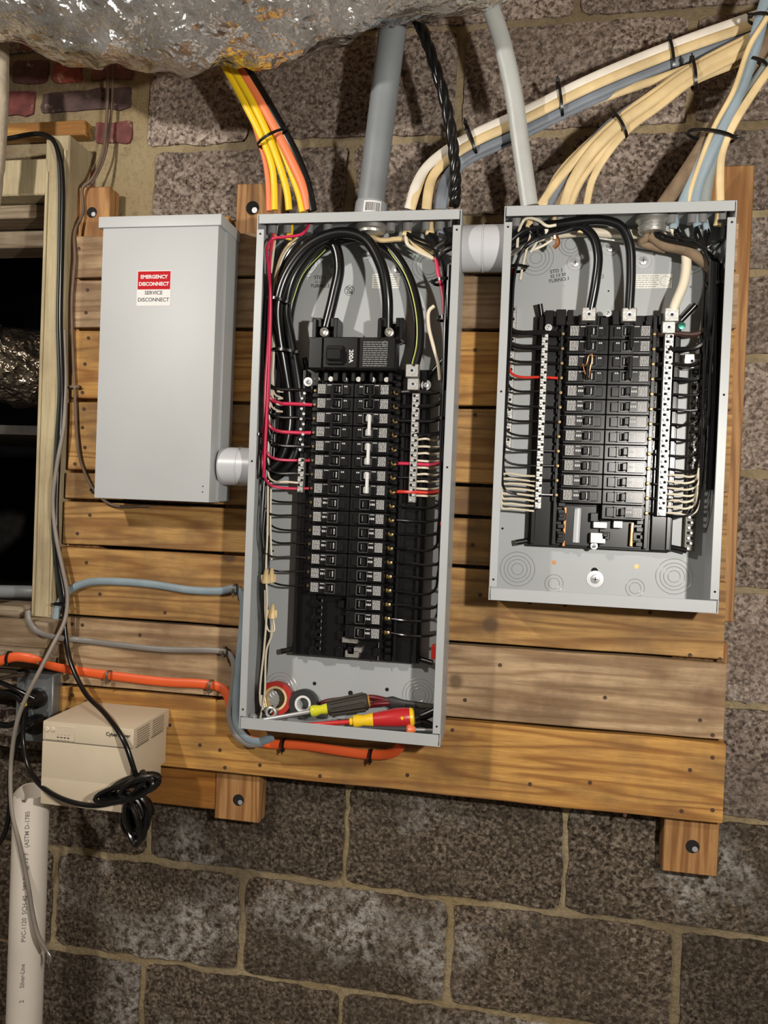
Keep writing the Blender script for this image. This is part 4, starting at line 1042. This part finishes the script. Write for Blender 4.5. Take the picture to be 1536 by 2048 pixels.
# bundle to the tall panel
def bund(px_list, dy, Y): return [(x+dx_, y+dy, Y_) for (x, y, dx_, Y_) in px_list]
B1 = [(1900, -110), (1740, -45), (1600, 10), (1500, 45), (1345, 100), (1180, 168), (1050, 232), (945, 280)]
def path1(off, Y, tail):
    return [(x, y+off*(1 if x > 1000 else 1), Y) for x, y in B1]+tail
cable('white_cable', path1(-10, -.098, [(885, 306, -.102), (850, 338, -.112), (830, 375, -.125), (818, 418, -.118)]), M_WWHITEJ, 'white sheathed cable on top of the long bundle entering the tall panel', flat=(.0085, .004))
cable('cream_cable', path1(6, -.100, [(892, 322, -.102), (866, 352, -.110), (856, 388, -.126), (853, 418, -.118)]), M_WCREAM, 'yellowed cream cable under the white one of the long bundle', flat=(.0085, .004))
cable('cream_cable', path1(14, -.088, [(880, 318, -.092), (846, 352, -.104), (832, 385, -.124), (822, 418, -.118)]), M_WCREAM, 'cream cable behind the long bundle bending down to the tall panel', flat=(.008, .004))
cable('blue_cable', path1(26, -.094, [(912, 330, -.096), (890, 362, -.108), (882, 392, -.122), (879, 418, -.118)]), M_BLUE2, 'slate blue cable along the underside of the long bundle', flat=(.0085, .004))
cable('grey_cable', path1(36, -.086, [(925, 330, -.090), (902, 362, -.104), (888, 395, -.120), (884, 418, -.118)]), M_BLUE2, 'dark slate cable lowest in the long bundle entering the tall panel', flat=(.008, .004))
for (x, y, lab) in ((942, 276, 'black cable tie on the long bundle beside the thick black cable'), (1120, 196, 'black cable tie at the middle of the long bundle'), (1342, 112, 'black cable tie at the high end of the long bundle')):
    tag(tie_ring('cable_tie', x, y+2, -.094, .028, .015, None, 1.95 if x < 1000 else 1.75, (1, 0)), lab, 'cable tie')
# bundle to the left of the short panel
B2 = [(1900, -110), (1750, -40), (1610, 25), (1510, 75), (1385, 140)]
def path2(off, Y, tail): return [(x, y+off, Y) for x, y in B2]+tail
cable('cream_cable', path2(-6, -.130, [(1310, 185, -.132), (1240, 236, -.132), (1170, 300, -.128), (1115, 362, -.122), (1080, 412, -.118)]), M_WCREAM, 'cream cable reaching the connector next to the thick pale grey cable', flat=(.0070, .0038))
cable('cream_cable', path2(4, -.138, [(1312, 196, -.140), (1242, 246, -.140), (1180, 308, -.134), (1146, 362, -.126), (1128, 412, -.118)]), M_WCREAM, 'widest cream cable of the fan above the shorter panel', flat=(.0088, .0042))
cable('cream_cable', path2(14, -.132, [(1316, 204, -.134), (1248, 256, -.134), (1198, 312, -.130), (1160, 365, -.124), (1140, 412, -.118)]), M_WCREAM, 'cream cable half hidden behind the widest one of the fan', flat=(.0060, .0035))
cable('cream_cable', path2(22, -.136, [(1320, 212, -.137), (1254, 262, -.137), (1208, 318, -.132), (1184, 362, -.125), (1173, 410, -.118)]), M_WCREAM, 'cream cable ending at the rightmost connector of the fan', flat=(.0060, .0036))
cable('blue_cable', path2(-2, -.122, [(1308, 186, -.122), (1232, 236, -.122), (1172, 295, -.120), (1128, 355, -.118), (1098, 412, -.118)]), M_BLUE2, 'slate cable hidden behind the cream fan above the shorter panel', flat=(.0060, .0035))
cable('brown_cable', path2(10, -.120, [(1312, 200, -.120), (1240, 252, -.120), (1175, 318, -.118), (1135, 370, -.118), (1112, 412, -.118)]), M_BROWNJ, 'thin brown cable behind the cream fan above the shorter panel', flat=(.0035, .003))
cable('cream_cable', [(1900, -60, -.128), (1750, 10, -.128), (1620, 58, -.128), (1520, 85, -.128), (1400, 128, -.128), (1310, 160, -.100), (1180, 206, -.080), (1050, 262, -.076), (960, 305, -.076), (905, 345, -.09), (884, 390, -.105), (880, 418, -.118)], M_WCREAM, 'cream cable running along the wall side of the long bundle', flat=(.007, .004))
cable('cream_cable', [(1900, -40, -.126), (1750, 25, -.126), (1620, 75, -.126), (1520, 108, -.126), (1410, 150, -.126), (1330, 188, -.126), (1250, 232, -.118), (1165, 300, -.112), (1118, 352, -.112), (1086, 414, -.118)], M_WCREAM, 'lowest cream cable of the bundle on the wall', flat=(.008, .004))
tag(tie_ring('cable_tie', 1240, 252, -.135, .021, .014, None, 2.1, (1, 0)), 'black cable tie where the cream fan spreads out', 'cable tie')
tag(tie_ring('cable_tie', 1386, 150, -.132, .024, .015, None, 1.75, (1, 0)), 'black cable tie on the cream bundle next to the long bundle', 'cable tie')
# bundle to the right of the short panel
cable('brown_cable', [(1700, -180, -.140), (1600, -10, -.140), (1536, 75, -.138), (1480, 175, -.134), (1425, 262, -.128), (1372, 345, -.122), (1325, 412, -.118)], M_BROWNJ, 'old brown cloth covered cable slanting into the shorter panel', flat=(.0115, .008), n=12)
cable('blue_cable', [(1600, -240, -.160), (1560, -80, -.160), (1528, 20, -.158), (1494, 140, -.154), (1452, 240, -.146), (1415, 320, -.134), (1396, 370, -.124), (1388, 414, -.118)], M_BLUE, 'long light blue grey cable crossing in front at the corner bundle', flat=(.0105, .005))
cable('blue_cable', [(1470, 190, -.138), (1440, 245, -.138), (1412, 300, -.132), (1385, 360, -.124), (1362, 414, -.118)], M_BLUE, 'pale blue cable next to the brown cloth cable at the shorter panel', flat=(.0080, .004))
cable('cream_cable', [(1610, -230, -.166), (1570, -60, -.166), (1536, 30, -.166), (1500, 90, -.164), (1468, 180, -.158), (1428, 255, -.148), (1404, 315, -.136), (1382, 380, -.124), (1376, 414, -.118)], M_WCREAM, 'thin cream cable edging the long light blue cable', flat=(.0040, .003))
cable('grey_cable', [(1760, -150, -.150), (1600, 60, -.150), (1536, 130, -.148), (1490, 200, -.144), (1450, 270, -.138), (1422, 335, -.128), (1408, 414, -.118)], plain('teal_grey_jacket', (.20, .225, .215), .55, var=.15, vscale=16), 'greenish grey cable behind the tie of the corner bundle', flat=(.0088, .004))
cable('cream_cable', [(1770, -140, -.158), (1600, 70, -.158), (1540, 138, -.156), (1500, 195, -.152), (1464, 255, -.146), (1444, 305, -.134), (1440, 360, -.124), (1441, 414, -.118)], M_WCREAM, 'single cream cable to the last connector of the shorter panel', flat=(.0065, .004))
tag(tie_ring('cable_tie', 1422, 272, -.140, .036, .018, None, -.20, (1, 0)), 'black cable tie around the blue and brown corner bundle', 'cable tie')
tag(tie_ring('cable_tie', 1514, 128, -.150, .017, .012, None, -.45, (-1, 0)), 'black cable tie on the greenish grey and cream cables', 'cable tie')
tag(tie_ring('cable_tie', 1521, 38, -.156, .017, .014, None, -.15, (-1, 0)), 'black cable tie high on the light blue cable', 'cable tie')
# brown bell wires at the left
cable('bell_wire', [(214, 60, -.02), (215, 130, -.02), (214, 230, -.022), (205, 310, -.03), (184, 358, -.045), (166, 375, -.050), (165, 400, -.046), (166, 425, -.046), (150, 465, -.060), (150, 520, -.066), (144, 600, -.066), (146, 700, -.066), (150, 790, -.066), (155, 880, -.066), (164, 930, -.066), (192, 985, -.068), (225, 1010, -.068), (300, 1012, -.068)], M_BROWNW, 'thin brown bell wire running down the planks beside the closed box', r=.0030)
cable('bell_wire', [(227, 60, -.012), (226, 130, -.012), (222, 230, -.012), (210, 310, -.014), (196, 345, -.016), (183, 368, -.02)], M_BROWNW, 'thin brown bell wire in front of the bricks ending at the stud', r=.0026)
tag(tie_ring('wire_staple', 149, 774, -.062, .010, .006, None, 0, (1, 0), M_BROWNW), 'twisted brown wire staple on the plank holding the bell wire', 'staple')
tag(tie_ring('wire_staple', 187, 980, -.063, .006, .006, None, 0, (1, 0), M_BLKC), 'small black staple at the bottom corner of the closed box', 'staple')
# black cord down the jamb to the battery unit
cable('black_power_cable', [(-60, 285, -.082), (10, 278, -.082), (80, 268, -.082), (104, 278, -.084), (119, 312, -.084), (125, 360, -.082), (124, 480, -.078), (121, 640, -.078), (124, 780, -.078), (118, 900, -.078), (113, 1020, -.078), (116, 1120, -.080), (128, 1195, -.082), (130, 1260, -.086), (140, 1320, -.095), (168, 1382, -.120), (212, 1430, -.180), (248, 1482, -.215), (272, 1550, -.215), (285, 1580, -.200)], M_BLKC, 'black cord down the painted jamb and over the battery unit', r=.0046)
gpc = cable('grey_power_cable', [(128, 660, -.072), (131, 760, -.072), (128, 850, -.078), (114, 930, -.084), (106, 1000, -.084), (112, 1070, -.084), (126, 1140, -.086), (135, 1190, -.088), (130, 1240, -.095), (105, 1292, -.12), (75, 1350, -.145), (50, 1400, -.155), (34, 1445, -.155), (22, 1530, -.155), (24, 1620, -.172), (39, 1690, -.180), (55, 1765, -.180), (67, 1836, -.180), (78, 1876, -.180), (94, 1902, -.175)], M_GREYC, 'grey cord hanging from the jamb over the white pipe with a frayed end', r=.0040)
for q in ((99, 1914, 98, 1934), (101, 1912, 102, 1925), (96, 1916, 95, 1928)):
    tube('frayed_strand', pxs([(94, 1902), q[:2], q[2:]], -.175), .0009, M_AL, gpc, n=5)
o = tie_ring('cable_tie', 126, 1208, -.084, .012, .010, None, 0, (-1, 0)); tag(o, 'black strap clip holding the cords at the foot of the painted jamb', 'clip')
cable('black_power_cable', [(104, 275, -.079), (114, 300, -.079), (119, 345, -.077), (119, 480, -.0735), (116, 650, -.0735), (119, 780, -.0735), (112, 900, -.0735), (106, 1040, -.0735), (112, 1130, -.0735), (123, 1205, -.074)], plain('green_black_cord', (.02, .03, .03), .4), 'second dark cord lying close along the painted jamb', r=.0036)
# blue, grey and orange cables across the planks
cable('blue_cable', [(104, 1300, -.070), (110, 1250, -.070), (118, 1208, -.068), (140, 1180, -.068), (175, 1165, -.066), (230, 1163, -.065), (300, 1168, -.065), (380, 1180, -.066), (440, 1182, -.066), (472, 1178, -.067), (485, 1196, -.068), (484, 1260, -.068), (477, 1330, -.068), (472, 1400, -.070), (474, 1450, -.078), (495, 1478, -.090), (522, 1483, -.100), (545, 1474, -.105)], M_BLUE, 'light blue grey cable crossing the planks left of the tall panel', flat=(.0072, .0042))
cable('grey_cable', [(56, 1222, -.118), (58, 1240, -.122), (74, 1262, -.128), (108, 1274, -.105), (160, 1280, -.068), (240, 1290, -.066), (330, 1299, -.066), (440, 1302, -.066), (458, 1308, -.067), (468, 1330, -.068), (463, 1390, -.068), (458, 1430, -.072), (470, 1468, -.080), (495, 1488, -.090), (525, 1488, -.100)], plain('silver_grey_jacket', (.20, .185, .17), .45, var=.12, vscale=16), 'dull grey cable crossing the planks from the old sill', flat=(.0056, .0038))
cable('orange_cable', [(-60, 1335, -.137), (0, 1322, -.137), (30, 1314, -.138), (65, 1318, -.132), (100, 1331, -.100), (150, 1341, -.066), (220, 1351, -.065), (330, 1364, -.065), (420, 1370, -.066), (445, 1378, -.066), (458, 1400, -.067), (464, 1440, -.067), (490, 1475, -.066), (530, 1487, -.066), (600, 1490, -.066), (680, 1502, -.067), (750, 1510, -.070), (785, 1506, -.085), (803, 1490, -.100)], M_ORG2, 'red orange cable stapled across the planks and under the tall panel', flat=(.0088, .0042))
def staple(px, py, lab, Y=-.072, ang=1.5, mat=M_ZINC, rx=.010):
    tag(tie_ring('staple', px, py, Y, rx, .0085, None, ang, (-1, 0), mat), lab, 'staple')
SM = plain('old_staple', (.13, .10, .075), .5, .5)
staple(218, 1352, 'rusty wire staple on the orange cable above the battery unit', mat=SM)
staple(422, 1371, 'rusty wire staple on the orange cable beside the tall panel', mat=SM)
staple(568, 1488, 'dark staple on the orange cable near the hanging grey cable loop', mat=M_BLKC)
staple(742, 1510, 'dark staple on the orange cable below the tools', mat=M_BLKC)
staple(470, 1178, 'rusty wire staple on the blue cable beside the tall panel', mat=SM, rx=.009)
staple(449, 1302, 'rusty wire staple on the dull grey cable beside the tall panel', mat=SM, rx=.008)
staple(18, 1316, 'black strap over the orange cable below the old sill', Y=-.135, mat=M_BLKC, rx=.012)
p = PX(788, 1490, -.10)
bm = bmesh.new(); add_lathe(bm, (p.x, -.10, LZB+.004), (p.x, -.10, -2), [(0, .012), (.004, .0125), (.016, .012), (.018, .010)], 18); finish('cable_connector', bm, M_CONN, LP)
p = PX(745, 1485, -.10)
bm = bmesh.new(); add_lathe(bm, (p.x, -.09, LZB+.004), (p.x, -.09, -2), [(0, .012), (.004, .0125), (.014, .012), (.016, .010)], 18); finish('cable_connector', bm, plain('brown_plug', (.10, .04, .02), .6), LP)

# ------------------------------------------------------------------ outlet box with plugs
p = PX(54, 1480, -.085); q = PX(107, 1350, -.085)
ob = empty('outlet_box', (q.x-.03, -.004, p.z), 'grey metal outlet box with black plugs below the old sill', 'outlet box')
box('box_body', q.x-.075, q.x, -.085, -.006, p.z, q.z, M_GALV, ob, .003)
box('cover_plate', q.x-.076, q.x+.001, -.0875, -.085, p.z-.001, q.z+.001, M_GALV, ob, .001)
for py in (1395, 1447):
    c = PX(77, py, -.088)
    bm = bmesh.new(); add_lathe(bm, (c.x, -.0865, c.z), (c.x, -1, c.z), [(0, .019), (.004, .020), (.016, .019), (.030, .012), (.034, .008)], 12); pl = finish('plug', bm, M_BLK, ob)
    bm = bmesh.new(); add_box(bm, c.x-.013, c.x-.003, -.128, -.112, c.z-.010, c.z+.002, .002); finish('cord_grip', bm, M_BLKC, pl)
bpc = cable('black_power_cable', [(66, 1400, -.125), (52, 1408, -.140), (46, 1440, -.145), (47, 1490, -.150), (60, 1540, -.165), (90, 1578, -.200), (140, 1603, -.222), (190, 1611, -.226), (240, 1601, -.228), (290, 1583, -.222), (312, 1565, -.210)], M_BLKC, 'black power cord looping from the plug under the battery unit', r=.0046)
tube('yellow_band', pxs([(47, 1405, -.146), (48, 1412, -.146)]), .0056, plain('yellow_band', (.70, .55, .02), .4), bpc)
cable('black_power_cable', [(66, 1450, -.125), (48, 1460, -.135), (32, 1490, -.14), (20, 1550, -.14), (20, 1610, -.14), (8, 1670, -.13), (-20, 1710, -.12)], M_BLKC, 'black cord from the lower plug leaving past the white pipe', r=.0050)
cable('black_power_cable', [(70, 1398, -.118), (30, 1378, -.12), (0, 1365, -.11), (-60, 1350, -.10)], M_BLKC, 'black cord among the tangle left of the outlet box', r=.0048)
cable('brown_power_cable', [(52, 1350, -.09), (20, 1352, -.09), (-10, 1362, -.09), (-60, 1372, -.09)], M_BROWNW, 'brown cord above the tangle left of the outlet box', r=.0035)
cable('black_power_cable', [(-40, 1400, -.10), (5, 1385, -.10), (35, 1392, -.10), (50, 1430, -.10), (20, 1450, -.10), (-40, 1440, -.10)], M_BLKC, 'black cord curled below the tangle at the outlet box', r=.0060)
p = PX(-40, 1440, -.02); q = PX(48, 1415, -.02); box_o = box('wood_scrap', p.x, q.x, -.04, -.0062, p.z, q.z, W_PALE, None, .002); tag(box_o, 'pale wood scrap wedged beside the outlet box', 'wood')

# ------------------------------------------------------------------ battery backup unit
UY = -.200; UB = -.062
ux0 = PX(86, 1440, UY).x; ux1 = PX(268, 1460, UY).x; uz1 = PX(180, 1450, UY).z; uzm = PX(180, 1490, UY).z; uz0 = PX(160, 1617, UY).z
ups = empty('battery_backup', ((ux0+ux1)/2, UB, uz0), 'beige battery backup unit mounted on the planks beside the outlet box', 'battery backup')
bm = bmesh.new()
vs = [(ux0, UY), (ux1, UY), (ux1, UB), (ux0+.012, UB)]
add_box(bm, ux0, ux1, UY, UB, uzm+.0008, uz1, .003, 2); finish('upper_housing', bm, M_BEIGE, ups)
lx = PX(236, 1620, UY).x
bm = bmesh.new(); add_box(bm, ux0-.001, ux1-.004, UY+.001, UB, uz0+.045, uzm-.0008, .003, 2); add_box(bm, ux0-.001, lx+.012, UY+.001, UB, uz0, uz0+.050, .003, 2)
finish('lower_housing', bm, M_BEIGE, ups)
box('parting_line', ux0+.004, ux1-.006, UY+.003, UB, uzm-.001, uzm+.001, M_PRINTG, ups)
p = PX(88, 1486, UY); q = PX(150, 1452, UY)
cp = box('control_plate', p.x+.002, q.x, UY-.0012, UY, uzm+.003, uz1-.006, M_BEIGE, ups, .0005)
for px in (95, 106.5):
    c = PX(px, 1458, UY); bm = bmesh.new(); add_lathe(bm, (c.x, UY-.0012, c.z), (c.x, -1, c.z), [(0, .0046), (.001, .0046), (.002, .0036), (.0021, .001)], 14); finish('button', bm, plain('pale_button', (.60, .52, .40), .4), cp)
for k in range(4):
    c = PX(117+k*6.8, 1474+k*.6, UY); box('indicator_light', c.x-.0020, c.x+.0020, UY-.0018, UY-.0010, c.z-.0007, c.z+.0007, M_PRINT, cp)
    for dz in (-.0045, .0045): box('tick_print', c.x-.0018, c.x+.0018, UY-.0014, UY-.0011, c.z+dz-.0004, c.z+dz+.0004, plain('tan_print', (.30, .24, .17), .6), cp)
c = PX(233, 1470, UY); text('logo_print', 'CyberPower', .0088, (c.x+.003, UY-.0003, c.z), M_PRINT, ups, .00022)
for g in range(2):
    for k in range(8):
        z = uz1-.006-k*.0042; y0 = UY+.012+g*.058
        box('vent_slot', ux1-.0002, ux1+.0006, y0, y0+.045, z-.0007, z+.0007, plain('vent_shadow', (.20, .16, .11), .7), ups)
# coil of cord beside it
def coil(bm, c, rx, rz, turns, Y, tilt, r=.0042, seed=1):
    rs = random.Random(seed); P = []
    for i in range(turns*20+1):
        t = 2*math.pi*i/20; k = 1+.10*math.sin(t*.37+seed)+.06*math.sin(t*.13)
        x = rx*k*math.cos(t); z = rz*k*math.sin(t)
        P.append(Vector((c.x+x*math.cos(tilt)-z*math.sin(tilt), Y+.009*math.sin(t*.5+seed)-.004*(i/20 % 3), c.z+x*math.sin(tilt)+z*math.cos(tilt))))
    add_tube(bm, P, r, n=8)
bm = bmesh.new()
coil(bm, PX(258, 1578, -.218), .046, .010, 4, -.224, .30, .0042, 2)
coil(bm, PX(268, 1572, -.218), .040, .013, 4, -.214, .38, .0042, 5)
coil(bm, PX(282, 1622, -.17), .017, .030, 6, -.175, .15, .0042, 3)
coil(bm, PX(276, 1628, -.16), .021, .028, 5, -.160, -.1, .0042, 8)
coil(bm, PX(287, 1628, -.16), .012, .034, 5, -.188, .25, .0042, 11)
coil(bm, PX(290, 1566, -.218), .030, .012, 3, -.232, .45, .0042, 12)
add_tube(bm, spline([PX(262, 1600, -.225), PX(275, 1580, -.236), PX(290, 1560, -.232), PX(285, 1545, -.215)], 6), .006, n=8)
o = finish('cable_coil', bm, M_BLKC); tag(o, 'tied coil of black cord hanging at the corner of the battery unit', 'cord')

# ------------------------------------------------------------------ white pvc pipe
yP = -.145; rP = .0315
pa = PX(66, 1592, yP); pxc = -.7705
ztop = pa.z
pe = empty('pvc_pipe', (pxc, yP, FLOOR_Z), 'white plastic pipe with printed lettering standing open at the top', 'pipe')
bm = bmesh.new(); n = 48
ro = []; ri = []; rb = []; rbi = []
for i in range(n):
    t = 2*math.pi*i/n; cs, sn = math.cos(t), math.sin(t)
    zz = ztop+.010+.006*math.sin(t+.4)+.002*math.sin(3*t)
    if 4.7 < t < 5.1: zz -= .008
    ro.append(bm.verts.new((pxc+rP*cs, yP+rP*sn, zz))); ri.append(bm.verts.new((pxc+(rP-.004)*cs, yP+(rP-.004)*sn, zz)))
    rb.append(bm.verts.new((pxc+rP*cs, yP+rP*sn, FLOOR_Z))); rbi.append(bm.verts.new((pxc+(rP-.004)*cs, yP+(rP-.004)*sn, FLOOR_Z)))
for i in range(n):
    j = (i+1) % n
    for q in ((rb[i], rb[j], ro[j], ro[i]), (ro[i], ro[j], ri[j], ri[i]), (ri[i], ri[j], rbi[j], rbi[i]), (rbi[i], rbi[j], rb[j], rb[i])):
        f = bm.faces.new(q); f.smooth = False
finish('pipe_wall', bm, M_WPVC, pe, smooth=False)
def pipe_text(s, size, zc, ang):
    cu = bpy.data.curves.new('t', 'FONT'); cu.body = s; cu.size = size; cu.align_x = 'CENTER'; cu.align_y = 'CENTER'; cu.resolution_u = 2; cu.offset = .00012
    t_ = bpy.data.objects.new('t', cu); me = bpy.data.meshes.new_from_object(t_); bpy.data.objects.remove(t_)
    for v in me.vertices:       # reads upwards, bent around the pipe
        u_, h_ = v.co.x, v.co.y
        th = ang-h_/rP
        v.co = Vector((math.sin(th)*(rP+.0003), -math.cos(th)*(rP+.0003), u_))
    me.materials.clear(); me.materials.append(M_PRINTG)
    link(bpy.data.objects.new('pipe_print', me), (pxc, yP, zc), pe)
pipe_text('PVC-1120  SCH-40   280 PSI @ 73°F   (ASTM D-1785', .0108, PX(58, 1737, yP).z, .42)
pipe_text('Silver-Line', .0105, PX(56, 1932, yP).z, .42)
pipe_text('2', .0105, PX(55, 1982, yP).z, .42)


# ------------------------------------------------------------------ things lying in the tall panel
ZF = LZB+.0018           # floor of the enclosure
def tape(px, py, Y, R, ri, wd, mat, core, label, tilt):
    c = PX(px, py, Y); c.z = ZF+R*math.cos(tilt)+.003 if c.z-R < ZF else c.z
    ax = Vector((0, -math.cos(tilt), math.sin(tilt)))
    e = empty('tape_roll', c-Vector((0, 0, R)), label, 'tape')
    for nm, r0, r1, m in (('tape', ri+.0040, R, mat), ('core', ri, ri+.0042, core)):
        bm = bmesh.new(); u = Vector((1, 0, 0)); v = ax.cross(u); n = 36; rows = []
        for rr, s in ((r0, -1), (r1, -1), (r1, 1), (r0, 1)):
            rows.append([bm.verts.new(c+(u*math.cos(t)+v*math.sin(t))*rr+ax*s*wd/2) for t in [2*math.pi*i/n for i in range(n)]])
        for k in range(4):
            A, B = rows[k], rows[(k+1) % 4]
            for i in range(n): bm.faces.new((A[i], A[(i+1) % n], B[(i+1) % n], B[i]))
        bmesh.ops.recalc_face_normals(bm, faces=bm.faces); finish(nm, bm, m, e)
    return e, c
tape(553, 1402, -.078, .0310, .0180, .018, plain('red_tape', (.40, .028, .022), .35), M_WCREAM, 'roll of red tape leaning in the bottom corner of the tall panel', .18)
tape(608, 1407, -.080, .0260, .0110, .018, plain('black_tape', (.022, .022, .022), .45), M_STW, 'roll of black tape with white core next to the red roll', .15)
def tool(name, label, parts, cat):
    e = empty(name, parts[0][1], label, cat)
    for nm, a_, b2, prof, mat, n in parts:
        bm = bmesh.new(); add_lathe(bm, a_, b2, prof, n); finish(nm, bm, mat, e)
    return e
# stubby-grip screwdriver with bright shaft
A = PX(520, 1441, -.135); B = PX(745, 1401, -.095); D = (B-A); Lg = D.length; dd = D/Lg
A = A+Vector((0, 0, max(0, ZF+.004-A.z)))
def at(t): return A+dd*Lg*t
sh = [('shaft', at(0), B, [(0, .0028), (.003, .0036), (Lg*.48, .0036)], M_ZINC, 12),
      ('collar', at(.45), B, [(0, .0085), (.004, .0105), (.010, .0098), (.018, .0078), (.028, .0095), (.034, .009)], plain('clear_yellow', (.62, .62, .03), .15), 16),
      ('grip', at(.60), B, [(0, .0095), (.002, .0135), (.010, .0125), (.060, .0155), (.070, .0150), (.073, .0120)], plain('grip_rubber', (.030, .026, .018), .65, bump=.3, bscale=150), 12),
      ('end_cap', at(.60)+dd*.072, B, [(0, .0112), (.003, .011), (.004, .008)], plain('amber_cap', (.45, .22, .02), .3), 14)]
scd = tool('screwdriver', 'screwdriver with black rubber grip, yellow collar and bright steel shaft', sh, 'screwdriver')
bm = bmesh.new()
for k in range(12):
    u = dd.orthogonal().normalized(); v = dd.cross(u); t = 2*math.pi*k/12
    o0 = at(.60)+dd*.006+(u*math.cos(t)+v*math.sin(t))*.0135; o1 = at(.60)+dd*.066+(u*math.cos(t)+v*math.sin(t))*.0160
    add_tube(bm, [o0, o1], .0016, n=5)
finish('grip_ribs', bm, MATS['grip_rubber'], scd)
# red and yellow insulated screwdriver
A2 = PX(590, 1452, -.150); B2_ = PX(828, 1434, -.118); A2.z = max(A2.z, ZF+.004); D2 = B2_-A2; L2 = D2.length; d2 = D2/L2
def at2(t): return A2+d2*L2*t
M_RG = plain('red_handle', (.46, .018, .022), .32); M_YG = plain('yellow_handle', (.78, .50, .015), .35)
t2 = tool('insulated_screwdriver', 'red and yellow insulated screwdriver with red sheathed shaft', [
    ('shaft', at2(0), B2_, [(0, .0028), (.004, .0040), (L2*.52, .0044)], plain('red_sheath', (.52, .03, .03), .35), 12),
    ('front_grip', at2(.46), B2_, [(0, .0068), (.003, .0072), (.006, .0070), (.007, .0110), (.014, .0118), (.024, .0100), (.036, .0122), (.041, .0128)], M_YG, 18),
    ('rear_grip', at2(.46)+d2*.041, B2_, [(0, .0122), (.004, .0126), (.020, .0150), (.040, .0175), (.056, .0172), (.064, .0160)], M_RG, 18),
    ('end_cap', at2(.46)+d2*.1045, B2_, [(0, .0163), (.002, .0165), (.006, .0150), (.008, .0100)], M_YG, 18)], 'screwdriver')
disc('grip_dot', (at2(.46)+d2*.093).x, (at2(.46)+d2*.093).y-.0165, (at2(.46)+d2*.093).z+.004, .003, M_YG, t2, .0008, 12)
# pliers with dark red dipped handles lying behind
M_DR = plain('dark_red_grip', (.11, .006, .010), .3)
pj = PX(790, 1403, -.080); 
pe2 = empty('pliers', PX(780, 1415, -.08), 'pliers with dark red dipped handles and grey steel jaws', 'pliers')
tube('handle', pxs([(640, 1411, -.072), (652, 1404, -.072), (700, 1398, -.072), (745, 1395, -.073), (775, 1401, -.076)]), .0052, M_DR, pe2, n=10)
tube('handle', pxs([(640, 1416, -.094), (660, 1424, -.094), (715, 1416, -.092), (750, 1408, -.088), (778, 1406, -.082)]), .0052, M_DR, pe2, n=10)
bm = bmesh.new(); a1 = PX(770, 1403, -.078); b1 = PX(868, 1415, -.078); dj = (b1-a1); 
add_tube(bm, [a1, a1.lerp(b1, .15), a1.lerp(b1, .35), a1.lerp(b1, .6), a1.lerp(b1, 1)], .01, flat=(.010, .006), n=8, taper=lambda t: .75+.45*math.sin(min(t*2.2, 1)*math.pi*.9)-.25*t)
finish('jaws', bm, plain('tool_steel', (.16, .16, .15), .35, .9), pe2)
p = PX(822, 1414, -.0845); box('cutter_notch', p.x-.008, p.x+.008, -.0872, -.083, p.z-.004, p.z+.004, M_DARK, pe2)
# black handled tool with orange tip along the front
A3 = PX(690, 1457, -.138); B3 = PX(868, 1462, -.128); A3.z = ZF+.0090; B3.z = ZF+.0160; D3 = B3-A3; L3 = D3.length; d3 = D3/L3
tool('nut_driver', 'black handled driver with orange tip lying along the front lip', [
    ('handle', A3, B3, [(0, .005), (.004, .0066), (.070, .0075), (L3*.69, .0078), (L3*.70, .006)], plain('black_handle', (.018, .018, .018), .5), 14),
    ('orange_tip', A3+d3*L3*.69, B3, [(0, .0060), (.004, .0092), (.010, .0080), (.016, .0040)], plain('orange_tip', (.72, .17, .06), .4), 12),
    ('shaft', A3+d3*L3*.77, B3, [(0, .0022), (L3*.23, .0022)], M_ZINC, 10)], 'driver')
# black handled pliers end / cable cutter at the right corner
kn = empty('black_pliers', PX(865, 1445, -.1), 'black handled pliers in the right bottom corner of the tall panel', 'pliers')
tube('handle', pxs([(812, 1440, -.100), (845, 1432, -.098), (876, 1418, -.096)]), .0085, M_BLK, kn, n=10)
tube('handle', pxs([(815, 1450, -.106), (845, 1446, -.104), (874, 1456, -.104)]), .0070, M_BLK, kn, n=10)
bm = bmesh.new(); c_ = PX(812, 1444, -.103); add_cyl(bm, c_+Vector((0, -.008, 0)), c_+Vector((0, .006, 0)), .010, n=14); finish('pivot', bm, MATS['tool_steel'], kn)
# loose wire ends with a bonding screw in the left corner
lw = empty('wire_bundle_end', PX(530, 1430, -.09), 'twisted bare wire ends with a clamp beside the red tape roll', 'wire')
for k in range(4):
    tube('wire_end', pxs([(520+3*k, 1390, -.10), (524+4*k, 1420, -.105), (534+5*k, 1428-3*k, -.112), (545+3*k, 1412+4*k, -.116)]), .0024, (M_WBLK, M_WWHT, M_AL, M_BRASS)[k], lw)
p = PX(542, 1425, -.118); bm = bmesh.new(); add_tube(bm, ring_pts((p.x, -.118, p.z), .0085, n=20), .0028, n=8); finish('clamp_ring', bm, M_ZINC, lw)
p = PX(506, 1435, -.12); screw_washer(p.x, p.z, .0075, LP, -.118)
